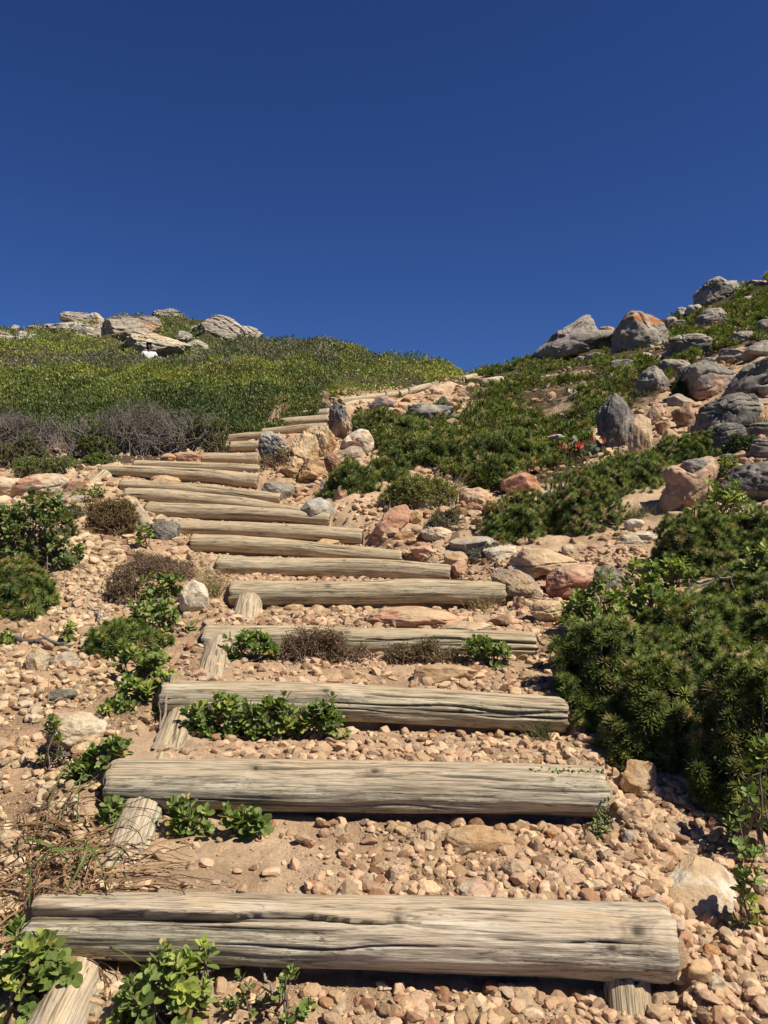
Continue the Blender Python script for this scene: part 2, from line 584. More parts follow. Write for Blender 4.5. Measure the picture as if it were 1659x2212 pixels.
def H(x, y, detail=True):
    shp = np.shape(x)
    x = np.asarray(x, float).ravel(); y = np.asarray(y, float).ravel()
    b = base_h(x, y)
    nk = len(STEPS)
    Y, Z, R = [], [], []
    for k in range(nk):
        t = np.clip((x - SL[k, 0]) / (SR[k, 0] - SL[k, 0]), -0.15, 1.15)
        Y.append(SL[k, 1] + t * (SR[k, 1] - SL[k, 1]))
        Z.append(SL[k, 2] + t * (SR[k, 2] - SL[k, 2]))
        R.append(RL[k] + t * (RR[k] - RL[k]))
    Y, Z, R = np.array(Y), np.array(Z), np.array(R)
    k = (y[None] > Y).sum(0)                       # number of logs in front of the point
    k0 = np.clip(k - 1, 0, nk - 1); k1 = np.clip(k, 0, nk - 1)
    ii = np.arange(len(x))
    Y0, Z0, R0 = Y[k0, ii], Z[k0, ii], R[k0, ii]
    Y1, Z1, R1 = Y[k1, ii], Z[k1, ii], R[k1, ii]
    g1 = GAP[k1]
    top = Z0 + R0 * np.where(k0 >= 4, 0.50, 0.80)
    bot = Z1 - R1 * np.where(g1 > 0, 1.12, np.where(k1 >= 5, 1.0, 0.6))
    t = np.clip((y - Y0) / np.maximum(Y1 - Y0, 0.02), 0, 1)
    tr = top + (bot - top) * sstep(0.0, 1.0, t) * 1.0
    front = Z[0] - R[0] * 1.15 - 0.10 * np.clip(Y[0] - y, 0, 2)
    tr = np.where(k == 0, front, tr)
    last = np.clip((y - Y[-1]) / 0.8, 0, 1)
    tr = np.where(k >= nk, (Z[-1] + R[-1] * 0.7) * (1 - last) + b * last, tr)
    xl = SL[k0, 0] * (1 - t) + SL[k1, 0] * t
    xr = SR[k0, 0] * (1 - t) + SR[k1, 0] * t
    wgt = sstep(-0.05, 0.0, x - xl) * sstep(-0.05, 0.0, xr - x)
    wgt = np.where(k >= nk, wgt * (1 - last), wgt)
    h = b * (1 - wgt) + tr * wgt
    h = h - 1.0 * np.exp(-((x - PERSON[0]) ** 2 + (y - PERSON[1]) ** 2) / 0.5)
    if detail:
        off = 1 - 0.6 * wgt
        lm = sstep(8.9, 9.8, y) * sstep(-0.02, 0.02, -0.09 - x / y) + sstep(12.5, 14, y) * sstep(-0.02, 0.02, 0.10 - x / y) * sstep(-0.02, 0.02, x / y + 0.09)
        h = h + lm * (0.20 + 0.012 * (y - 9)) * np.minimum(1, 1.6 * np.abs(n2(x, y, 0.75, 111, 2))) * (1 - wgt)
        h = h + n2(x, y, 4.5, 5, 3) * 0.018 * off * np.clip(y / 3, 0.6, 2.2)
        h = h + n2(x, y, 24, 9, 3) * 0.005
        h = h + n2(x, y, 0.9, 3, 4) * 0.05 * sstep(6, 12, y) * (1 - wgt)
        h = h + n2(x, y, 0.35, 31, 3) * 0.22 * sstep(14, 26, y)
    return h.reshape(shp)


_ty = np.exp(np.linspace(math.log(0.7), math.log(55), 900))


def hit(px, py, dmin=0.7):
    """first ground point under a pixel, as (x, y, z)"""
    p = P(px, py, _ty)
    h = H(p[:, 0], p[:, 1], False)
    below = (p[:, 2] < h) & (_ty > dmin)
    if not below.any():
        i = np.argmin(p[:, 2] - h + (_ty < dmin) * 99)
    else:
        i = int(np.argmax(below))
    return np.array([p[i, 0], p[i, 1], h[i]])


# vegetation areas in picture outline, used to choose soil colour and where the cover grows
LEFT_MASS = [(-500, 812), (0, 812), (200, 808), (420, 796), (560, 788), (665, 792), (735, 852), (700, 872), (690, 900), (640, 918), (600, 930), (560, 945), (470, 950), (440, 975),
             (300, 975), (-500, 965)]
SLOPE_R = [(1030, 812), (1160, 778), (1320, 770), (1440, 735), (1450, 690), (1560, 640), (1680, 600), (2300, 450), (2300, 790), (1640, 740), (1560, 760), (1440, 830), (1400, 880),
           (1290, 900), (1270, 1000), (1290, 1040), (1180, 1045), (1010, 1045), (960, 1030), (900, 985), (830, 985), (770, 930), (770, 895), (860, 890), (960, 905), (1040, 885), (1000, 845)]

BUSH_R = [(1200, 1360), (1300, 1330), (1420, 1320), (1440, 1290), (1400, 1200), (1420, 1110), (1560, 1100), (1750, 1080), (1750, 1950), (1600, 1760), (1480, 1680), (1340, 1590), (1230, 1500)]
BUSH_M = [(1030, 1150), (1080, 1080), (1270, 1000), (1400, 930), (1560, 950), (1560, 1000), (1440, 1030), (1430, 1110), (1320, 1150), (1250, 1187), (1120, 1187)]
BUSH_L = [(-60, 1090), (150, 1100), (150, 1200), (105, 1250), (100, 1365), (-60, 1370)]

# terrain sheet: rows by distance, finer close to the camera
NY, NX = 900, 620
ys = np.concatenate([np.linspace(-0.9, 1.2, 60), 1.2 + (np.exp(np.linspace(0, math.log(100.0), NY - 60)) - 1) * 1.2])
ys = np.sort(np.unique(np.round(ys, 5)))
NY = len(ys)
uu = np.linspace(-1, 1, NX)
uu = np.sign(uu) * (0.62 * np.abs(uu) + 0.95 * np.abs(uu) ** 5)
TX = uu[None, :] * (np.maximum(ys, 0.2)[:, None] * 0.75 + 0.55) 
TY = np.repeat(ys[:, None], NX, 1)
TZ = H(TX, TY)
fade = sstep(46, 60, TY)
tpx, tpy = proj(TX, TY, TZ)
sand = np.array([0.54, 0.39, 0.25]); sand2 = np.array([0.47, 0.315, 0.195]); humus = np.array([0.085, 0.060, 0.038]); brown = np.array([0.23, 0.15, 0.09])
a = sstep(-0.3, 0.5, n2(TX, TY, 1.7, 41))[..., None]
tc = sand * (1 - a) + sand2 * a
a = sstep(0.1, 0.6, n2(TX, TY, 5.5, 43))[..., None] * 0.45
tc = tc * (1 - a) + brown * a
veg = (inpoly(tpx, tpy, LEFT_MASS) & (TY > 7.6)) | (TY > 13.0) | (inpoly(tpx, tpy, SLOPE_R) & (TY > 6.0))
veg |= (TY > 10.0) & (tpx < 725) & (TX / TY < -0.065)
veg |= (tpx < 440) & (tpy < 1003) & (TY > 7.3)
vb = np.clip(veg * 1.0 - 0.5 * (sstep(0.25, 0.6, n2(TX, TY, 2.2, 47)) * (TY < 13)), 0, 1)[..., None]
hm = humus * (1 - 0.5 * (TY > 13)[..., None]) + np.array([0.05, 0.06, 0.02]) * 0.5 * (TY > 13)[..., None]
tc = tc * (1 - vb) + hm * vb
# reddish crumbling earth on the bank right of the upper steps
red = np.exp(-(((tpx - 700) / 95) ** 2 + ((tpy - 1025) / 50) ** 2))[..., None] * ((TY > 6) & (TY < 9))[..., None]
tc = tc * (1 - red * 0.8) + np.array([0.36, 0.20, 0.10]) * red * 0.8
V = np.stack([TX, TY, TZ], -1).reshape(-1, 3)
ground = obj('ground', mesh('ground', V, grid_faces(NY, NX)[:, ::-1], M['soil'], tc.reshape(-1, 3)))
tag(ground, 'sandy hillside soil rising from the steps to the skyline', 'ground', kind='structure')


def log_mesh(name, A, B, ra, rb, seed, fine=1.0, cracks=None, knots=(), tone=0.0, darkened=0.0, origin=None, split=None, bend=0.006, sandtop=0.5):
    """a weathered round timber from A to B; returns mesh with origin at A..B middle"""
    rg = np.random.default_rng(seed)
    A, B = np.array(A, float), np.array(B, float)
    L = np.linalg.norm(B - A)
    ax = (B - A) / L
    up = np.array([0, 0, 1.0]) - ax[2] * ax
    if np.linalg.norm(up) < 0.2:
        up = np.array([0, -1.0, 0]) - ax[1] * -ax
    up /= np.linalg.norm(up)
    fr = np.cross(ax, up)                    # points away from ... +: behind, -: front when A is left
    nu = int(np.clip(L / (0.005 / fine), 40, 420)); nv = int(np.clip(120 * fine, 28, 150))
    u = np.linspace(0, L, nu); th = np.linspace(0, 2 * np.pi, nv, endpoint=False)
    U, T = np.meshgrid(u, th, indexing='ij')
    r0 = ra + (rb - ra) * U / L
    cx, cy = np.cos(T), np.sin(T)
    p3 = np.stack([U * 2.2, cx * 1.1, cy * 1.1], -1)
    r = r0 * (1 + 0.08 * vn(p3 + seed, seed) + 0.03 * vn(p3 * 3.1, seed + 1))
    vg = T * (ra + rb) / 2                    # metres round the log
    vg2 = vg.copy()
    # soft long ridges of the weathered grain
    rid = fbm(np.stack([U * 4, cx * r0 * 110, cy * r0 * 110], -1), seed + 5, 3)
    r = r + 0.0013 * np.clip(rid, -1.5, 1.0) * (fine > 0.5)
    rid2 = vn(np.stack([U * 2.0 + 9, cx * 6, cy * 6], -1), seed + 8)
    r = r + 0.0012 * rid2
    crk = np.zeros_like(U)
    if cracks is None:
        cracks = []
        for _ in range(int(16 * min(1, fine * 1.2))):
            ln = rg.uniform(0.12, 0.65) * L
            s0 = rg.uniform(-0.1, 1) * L
            cracks.append((rg.uniform(0, 2 * np.pi), s0, s0 + ln, rg.uniform(0.0012, 0.0028), rg.uniform(0.003, 0.008)))
    for (t0, s0, s1, wd, dp) in cracks:
        wv = t0 + 0.10 * vn(np.stack([U * 6, 0 * U + t0, 0 * U], -1), seed + 3) + 0.16 * vn(np.stack([U * 1.6, 0 * U + t0, 0 * U + 4], -1), seed + 3)
        dth = (T - wv + np.pi) % (2 * np.pi) - np.pi
        win = sstep(s0, s0 + 0.25 * (s1 - s0), U) * (1 - sstep(s0 + 0.6 * (s1 - s0), s1, U))
        ww = wd * (0.35 + win)
        q = np.exp(-(dth * r0 / np.maximum(ww, 0.0022 / max(fine, .4) * 0.6)) ** 2) * win
        r = r - dp * q
        crk = np.maximum(crk, q * min(1, dp / 0.004))
    kd = np.zeros_like(U); kring = np.zeros_like(U)
    for (kt, ks, kr) in knots:
        dth = (T - kt + np.pi) % (2 * np.pi) - np.pi
        du, dv = (U - ks), dth * r0
        d2 = (du / (2.4 * kr)) ** 2 + (dv / (1.3 * kr)) ** 2
        vg2 = vg2 + np.sign(dv) * kr * 0.7 * np.exp(-d2) * np.where(np.abs(dv) < kr, np.abs(dv) / kr, 1)
        d = np.sqrt((du / 1.35) ** 2 + dv ** 2) / kr * (1 + 0.30 * fbm(np.stack([U * 55, vg * 55, 0 * U + kt], -1), seed + 77, 3))
        r = r + kr * 0.16 * np.exp(-(d / 1.5) ** 2) - kr * 0.22 * np.exp(-(d / 0.45) ** 2)
        kd = np.maximum(kd, np.exp(-(d / 0.5) ** 2))
        kring = np.maximum(kring, 0.55 * np.exp(-((d - 0.85) / 0.12) ** 2))
    if split is not None:                    # (theta, s0, s1, half-width at s0, depth): an open split that narrows
        t0, s0, s1, hw, dp = split
        f = np.clip((s1 - U) / (s1 - s0), 0, 1) if s0 < s1 else np.clip((U - s1) / (s0 - s1), 0, 1)
        wv = t0 + 0.12 * vn(np.stack([U * 5, 0 * U, 0 * U], -1), seed + 4)
        dth = (T - wv + np.pi) % (2 * np.pi) - np.pi
        q = (1 - sstep(0.7, 1.15, np.abs(dth * r0) / (hw * f ** 0.8 + 0.0008))) * (f > 0)
        r = r - dp * q * (0.25 + 0.75 * f ** 0.5)
        crk = np.maximum(crk, q * 0.6)
    # ragged, slightly rounded ends
    e = np.minimum(U, L - U)
    r = r * (0.93 + 0.07 * sstep(0, 0.018, e))
    endj = 0.006 * fbm(np.stack([cx * 3, cy * 3, U * 0 + 2], -1), seed + 9, 3)
    Uj = U + endj * np.where(U < L / 2, 1 - sstep(0, 0.05, U), 1 - sstep(0, 0.05, L - U))
    bx = bend * np.sin(np.pi * U / L * 1.0 + rg.uniform(-1, 1)) + bend * 0.5 * vn(np.stack([U * 3, 0 * U, 0 * U], -1), seed)
    W = A + Uj[..., None] * ax + (r * cy + bx)[..., None] * up + (r * cx)[..., None] * fr
    mid = (A + B) / 2 if origin is None else np.array(origin, float)
    # colour: T=pi/2 is the top, T=0 the front
    tan = np.array([0.46, 0.38, 0.26]); grey = np.array([0.42, 0.39, 0.29]); pale = np.array([0.56, 0.515, 0.385]); moss = np.array([0.27, 0.245, 0.155])
    topw = sstep(0.25, 0.85, cy + 0.35 * fbm(np.stack([U * 4, cx * 2, cy * 2], -1), seed + 20, 3))[..., None]
    a = sstep(-0.4, 0.5, fbm(np.stack([U * 3.3, cx * 2.2, cy * 2.2], -1), seed + 21, 4))[..., None]
    side = grey * (1 - a) + pale * a
    a = sstep(0.1, 0.5, fbm(np.stack([U * 26, cx * 17, cy * 17], -1), seed + 22, 3))[..., None] * sstep(-0.3, 0.4, fbm(np.stack([U * 5, cx * 2.5, cy * 2.5], -1), seed + 23, 3))[..., None] * 0.75
    a = a * (1 - 0.6 * topw)
    side = side * (1 - a) + moss * a
    k = side * (1 - topw * 0.8) + tan * topw * 0.8
    k = k * np.array([1.02, 1.0, 1 + 0.06 * rg.uniform(-1, 1)]) * rg.uniform(0.86, 1.0)
    dirt = (sstep(0.1, 0.7, fbm(np.stack([U * 7, cx * 3, cy * 3], -1), seed + 41, 4)) * sstep(0.5, 0.95, cy))[..., None] * 0.5
    k = k * (1 - dirt) + np.array([0.50, 0.375, 0.235]) * dirt
    k = k * (1 - tone) + tan * np.array([1.0, 0.97, 0.92]) * tone
    k = k * (1 - 0.82 * crk[..., None]) * (1 - 0.85 * kd[..., None]) * (1 - 0.5 * kring[..., None])
    if darkened:  # the A end and its cap go to near black
        bw = (1 - sstep(0.0, darkened, U + 0.4 * darkened * fbm(np.stack([U * 14, cx * 3, cy * 3], -1), seed + 31, 3)))[..., None]
        k = k * (1 - bw) + np.array([0.045, 0.04, 0.035]) * bw
    lich = sstep(-0.15, 0.5, fbm(np.stack([U * 3.5, cx * 2, cy * 2], -1), seed + 51, 4)) * (1 - 0.75 * topw[..., 0]) * (1 - 0.5 * tone)
    gr = np.stack([U + seed * 3.1, vg2 + seed * 1.7, lich], -1)
    V = W.reshape(-1, 3); K = k.reshape(-1, 3); GRr = gr.reshape(-1, 3)
    Fq = grid_faces(nu, nv, True)
    tri = np.concatenate([Fq[:, [0, 1, 2]], Fq[:, [0, 2, 3]]])
    # end caps: rings towards the centre
    base = nu * nv
    for e0, row, sgn in ((0, 0, -1), (1, nu - 1, 1)):
        ringV = W[row]
        cen = ringV.mean(0)
        rings = [row * nv + np.arange(nv)]
        for q in (0.8, 0.55, 0.3, 0.1):
            rv = cen + (ringV - cen) * q + ax * sgn * 0.004 * vn(np.stack([cx[0] * q * 9, cy[0] * q * 9, 0 * cx[0] + row], -1), seed)[:, None]
            rings.append(base + np.arange(nv))
            V = np.concatenate([V, rv])
            endc = np.array([0.30, 0.24, 0.165]) * (0.75 + 0.5 * ((q * 10) % 2 > 1))
            if darkened and e0 == 0:
                endc = np.array([0.05, 0.045, 0.04])
            K = np.concatenate([K, np.tile(endc, (nv, 1))])
            GRr = np.concatenate([GRr, np.stack([0 * th + q * 0.4 + seed, th * 0.07, 0 * th], -1)])
            base += nv
        for r1, r2 in zip(rings[:-1], rings[1:]):
            j = np.arange(nv); j2 = (j + 1) % nv
            f1 = np.stack([r1[j], r1[j2], r2[j2]], -1); f2 = np.stack([r1[j], r2[j2], r2[j]], -1)
            tri = np.concatenate([tri, f1 if e0 == 0 else f1[:, ::-1], f2 if e0 == 0 else f2[:, ::-1]])
        V = np.concatenate([V, cen[None]]); K = np.concatenate([K, K[-1:]]); GRr = np.concatenate([GRr, GRr[-1:]])
        j = np.arange(nv)
        f = np.stack([rings[-1][j], rings[-1][(j + 1) % nv], np.full(nv, base)], -1)
        tri = np.concatenate([tri, f if e0 == 0 else f[:, ::-1]])
        base += 1
    return mesh(name, V - mid, tri, M['wood'], K, GRr), mid

# ---------------------------------------------------------------- timbers of the steps
PI = math.pi
NEAR = {
    0: dict(knots=[(0.75, 0.94, 0.030), (0.30, 0.90, 0.016), (0.9, 0.585, 0.017)], split=(0.83, -0.02, 0.62, 0.016, 0.030), label='lowest and largest log of the stairs, split open at its left end'),
    1: dict(knots=[(0.95, 0.54, 0.020), (0.75, 0.89, 0.009), (1.1, 0.30, 0.014)], label='thick grey log with a central knot, second step from the bottom'),
    2: dict(knots=[(0.9, 0.41, 0.020), (0.15, 0.74, 0.014)], split=(0.30, 0.88, 0.42, 0.006, 0.012), label='third log from the bottom, with a leafy bush growing in front of its left half'),
    3: dict(knots=[(0.9, 0.43, 0.018)], split=(0.45, 0.95, 0.45, 0.006, 0.014), label='fourth log from the bottom, partly hidden by low dry and leafy plants'),
    4: dict(knots=[(0.7, 0.36, 0.016)], label='straight fifth log from the bottom, above the flat salmon slab'),
}
LOGL = {
    5: 'sixth log from the bottom, dark notch on its left end', 6: 'seventh log from the bottom, ochre chip of stone lying against its back',
    7: 'eighth log from the bottom, ending right beside loose orange rubble', 8: 'slanting log with a darkened left end, above the dark grey rounded rock',
    9: 'slanting log with burnt left end between two others, tenth from the bottom', 10: 'thin slanting log just below the tan rounded stone',
    11: 'long yellowish log with dark gap under its right end, behind the tan stone', 12: 'thin log lying right behind the long yellowish one',
    13: 'short log below two others, right of the pinkish rock', 14: 'middle log of the short stack left of the black and white rock',
    15: 'upper short log touching the top of the black and white rock', 16: 'thin log lying on the crumbling ochre bank',
    17: 'thick log left of the pointed rock spire', 18: 'topmost step log left of the pointed rock spire',
}
for k, s in enumerate(STEPS):
    o_ = NEAR.get(k, {})
    fine = float(np.clip(3.0 / s[2], 0.3, 1.35))
    Lk = np.linalg.norm(SR[k] - SL[k])
    kn = [(a_, b_ * Lk, c_) for a_, b_, c_ in o_.get('knots', [(1.0, 0.4 + 0.03 * k, 0.012)])]
    sp = o_.get('split')
    if sp:
        sp = (sp[0], sp[1] * Lk, sp[2] * Lk, sp[3], sp[4])
    me, mid = log_mesh('log_step', SL[k], SR[k], RL[k], RR[k], 11 + k, fine, knots=kn, split=sp, tone=float(np.clip((s[2] - 2.8) / 4, 0.0, 0.75)),
                       darkened=0.03 if k in (8, 9) else (0.012 if k in (5, 6, 7, 10) else 0.0), bend=0.009 if k < 5 else 0.012)
    o = obj('log_step', me, None, mid)
    tag(o, o_.get('label') or LOGL[k], 'log', 'log steps of the hillside stairs')
    if k == 0:
        sp_ = Soup()
        c0 = P(1391, 2063, 1.575)
        th = np.linspace(0, 2 * PI, 12, endpoint=False)
        dirn = np.array([0, -0.92, 0.38])
        Rm = frames(dirn[None], np.zeros(1))[0]
        rg_ = [(0.0105, -0.01), (0.0105, 0.002), (0.008, 0.0045), (0.0, 0.005)]
        V = np.concatenate([np.stack([np.cos(th) * r_, np.sin(th) * r_, 0 * th + h_], -1) @ Rm.T for r_, h_ in rg_])
        F = grid_faces(4, 12, True)
        sp_.add(V + c0 - mid, np.concatenate([F[:, [0, 1, 2]], F[:, [0, 2, 3]]]), np.array([0.11, 0.07, 0.055]))
        sp_.build('bolt', M['iron'], o, smooth=True)

STAKES = [
    ((178, 2082, 1.70), (80, 2260, 1.42), 0.066, 0.060, 0.03, 0.045, 'pale round stake sloping out from under the lowest log at its left'),
    ((310, 1748, 2.13), (240, 1915, 1.83), 0.060, 0.064, 0.0, 0.040, 'pale half buried stake sloping out from under the second log'),
    ((398, 1556, 2.64), (350, 1700, 2.20), 0.062, 0.064, -0.01, -0.012, 'pale stake end sloping out from under the third log, behind the second'),
    ((474, 1402, 3.18), (446, 1520, 2.68), 0.062, 0.064, -0.01, -0.005, 'pale stake sloping out from under the fourth log, behind the third'),
    ((538, 1298, 3.84), (526, 1356, 3.34), 0.064, 0.066, 0.0, 0.030, 'short rounded stake under the left end of the fifth log'),
    ((1352, 2118, 1.615), (1372, 2330, 1.52), 0.049, 0.052, 0, 0, 'upright round stake under the right end of the lowest log'),
    ((1238, 1768, 2.125), (1252, 1850, 2.07), 0.033, 0.035, 0, 0, 'thin shaded stake under the right end of the second log'),
    ((242, 1018, 7.0), (186, 1064, 6.35), 0.075, 0.070, 0, 0.03, 'short split grey stake left of the long yellowish log'),
    ((282, 1082, 6.2), (324, 1146, 5.35), 0.050, 0.055, 0, 0.0, 'grey stake leaning down under the burnt log ends'),
]
for k, (a_, b_, ra_, rb_, la, lb, lab) in enumerate(STAKES):
    A_ = P(*a_) - [0, 0, la]; B_ = P(*b_) - [0, 0, lb]
    me, mid = log_mesh('wooden_stake', A_, B_, ra_, rb_, 60 + k, 1.2 if k < 7 else 0.5, bend=0.002)
    tag(obj('wooden_stake', me, None, mid), lab, 'stake', 'stakes holding the log steps')
RAILS = [((734, 868, 10.7), (873, 848, 11.75), .046, .040, 'long rail log at the left start of the line of logs along the skyline path'),
         ((742, 878, 10.5), (806, 867, 10.9), .052, .050, 'short thick rail log lying in front of the first long one, beside the pink rock'),
         ((862, 850, 11.6), (970, 824, 13.7), .050, .045, 'long rail log in the middle of the line along the upper path'),
         ((966, 825, 13.6), (1004, 817, 14.6), .050, .048, 'short rail log with a peg, between the two long upper rails'),
         ((1002, 820, 14.4), (1046, 806, 16.8), .055, .050, 'farthest rail log, ending at the skyline notch')]
for k, (a_, b_, ra_, rb_, lab) in enumerate(RAILS):
    me, mid = log_mesh('edge_log', P(*a_), P(*b_), ra_, rb_, 80 + k, 0.35, tone=0.35, bend=0.01)
    tag(obj('edge_log', me, None, mid), lab, 'log', 'edge logs of the upper path')
for k, (x_, y_, d_, lab) in enumerate([(835, 851, 11.3, 'small upright peg in front of the first long rail log'), (884, 842, 11.9, 'small upright peg at the left end of the middle rail log'),
                                       (1000, 816, 14.3, 'small upright peg at the end of the short upper rail log')]):
    c_ = P(x_, y_, d_)
    me, mid = log_mesh('wooden_peg', c_ + [0, -0.05, 0.035], c_ + [0.01, -0.05, -0.12], .020, .022, 90 + k, 0.4)
    tag(obj('wooden_peg', me, None, mid), lab, 'peg', 'pegs of the edge logs')

# ---------------------------------------------------------------- stones
_ico = {}


def ico(n):
    if n not in _ico:
        b = bmesh.new()
        bmesh.ops.create_icosphere(b, subdivisions=n, radius=1.0)
        b.verts.ensure_lookup_table()
        _ico[n] = (np.array([v.co[:] for v in b.verts]), np.array([[v.index for v in f.verts] for f in b.faces]))
        b.free()
    return _ico[n]


COL = dict(pink=(0.52, 0.345, 0.235), salmon=(0.50, 0.28, 0.18), red=(0.38, 0.15, 0.09), tan=(0.50, 0.365, 0.225), pale=(0.56, 0.47, 0.335), white=(0.62, 0.56, 0.44),
           ochre=(0.46, 0.30, 0.155), brown=(0.25, 0.155, 0.095), grey=(0.28, 0.256, 0.215), dark=(0.145, 0.14, 0.13), mid=(0.385, 0.338, 0.272), black=(0.05, 0.05, 0.05),
           rust=(0.40, 0.15, 0.05), olive=(0.19, 0.19, 0.13), yellow=(0.56, 0.43, 0.26), greypink=(0.37, 0.325, 0.28), lichen=(0.48, 0.455, 0.39))


def rock_shape(seed, style, sub, tilt=0.0, yaw=None, cracks=0):
    rg = np.random.default_rng(seed)
    V, F = ico(sub)
    V = V.copy()
    if style == 'round':
        V = np.sign(V) * np.abs(V) ** 0.82
        V /= np.linalg.norm(V, axis=1, keepdims=True) ** 0.6
    if style in ('slab', 'block', 'layer', 'crag'):
        e = 0.55 if style != 'crag' else 0.7
        V = np.sign(V) * np.abs(V) ** e
        V /= np.abs(V).max(0)
    if style in ('angular', 'slab', 'block', 'crag', 'chip', 'grit', 'crumble', 'spire'):
        for _ in range({'angular': 15, 'chip': 11, 'slab': 8, 'block': 9, 'crag': 12, 'grit': 8, 'crumble': 22, 'spire': 14}[style]):
            n = rg.normal(size=3)
            if style == 'slab':
                n[2] *= 0.4
            n /= np.linalg.norm(n)
            sup = (V @ n).max()
            dd = sup * (rg.uniform(0.45, 0.8) if style == 'grit' else rg.uniform(0.62, 0.86))
            ex = np.maximum(0, V @ n - dd)
            V = V - (ex * 0.93)[:, None] * n
    if style == 'round':
        for _ in range(5):
            n = rg.normal(size=3); n /= np.linalg.norm(n)
            dd = (V @ n).max() * rg.uniform(0.72, 0.9)
            s_ = V @ n - dd
            ex = 0.5 * (s_ + np.sqrt(s_ ** 2 + 0.004))
            V = V - (ex * 0.8)[:, None] * n
    N = V / np.linalg.norm(V, axis=1, keepdims=True)
    off = rg.uniform(-50, 50, 3)
    a1, a2, a3 = dict(round=(0.20, 0.06, 0.014), angular=(0.10, 0.05, 0.016), chip=(0.08, 0.04, 0.01), grit=(0.06, 0.03, 0.0), slab=(0.07, 0.035, 0.012), block=(0.09, 0.045, 0.014),
                      layer=(0.12, 0.05, 0.015), crag=(0.13, 0.06, 0.022), spire=(0.16, 0.10, 0.045), crumble=(0.14, 0.10, 0.055))[style]
    V = V * (1 + a1 * vn(V * 1.3 + off, seed) + a2 * fbm(V * 3.6 + off, seed + 1, 3) + a3 * fbm(V * 13 + off, seed + 2, 3))[:, None]
    if style in ('layer', 'crag', 'spire'):
        ph = V[:, 2] * (3.2 if style == 'layer' else 4.0) + 0.9 * vn(V * 1.1 + off, seed + 4) + V[:, 0] * 0.5
        st = ph - np.floor(ph)
        groove = np.exp(-((st - 0.5) / 0.10) ** 2) * (0.5 + 0.5 * vn(V * 2 + off, seed + 6))
        stepv = hsh(np.floor(ph + 0.5).astype(np.int64), 0, 0, seed) - 0.5
        rr = 1 - 0.15 * groove + 0.17 * stepv if style != 'crag' else 1 - 0.10 * groove + 0.10 * stepv
        V[:, :2] *= rr[:, None]
    for c in range(cracks):
        n = rg.normal(size=3); n[1] *= 0.4; n /= np.linalg.norm(n)
        d0 = rg.uniform(-0.35, 0.35)
        q = np.abs(V @ n - d0 + 0.14 * vn(V * 2.0 + off + c, seed + 30 + c))
        V = V * (1 - 0.10 * np.exp(-(q / 0.035) ** 2) * sstep(-0.6, 0.2, vn(V * 1.5 + off + 5, seed + 60 + c)))[:, None]
    yaw = rg.uniform(0, 6.28) if yaw is None else yaw
    V = V @ rotz(np.array(yaw)).T if yaw else V
    if tilt:
        c, s = math.cos(rad(tilt)), math.sin(rad(tilt))
        V = V @ np.array([[c, 0, s], [0, 1, 0], [-s, 0, c]]).T
    V = V - (V.max(0) + V.min(0)) / 2
    V /= np.abs(V).max(0)
    return V, F


ROCK_FOOT = []


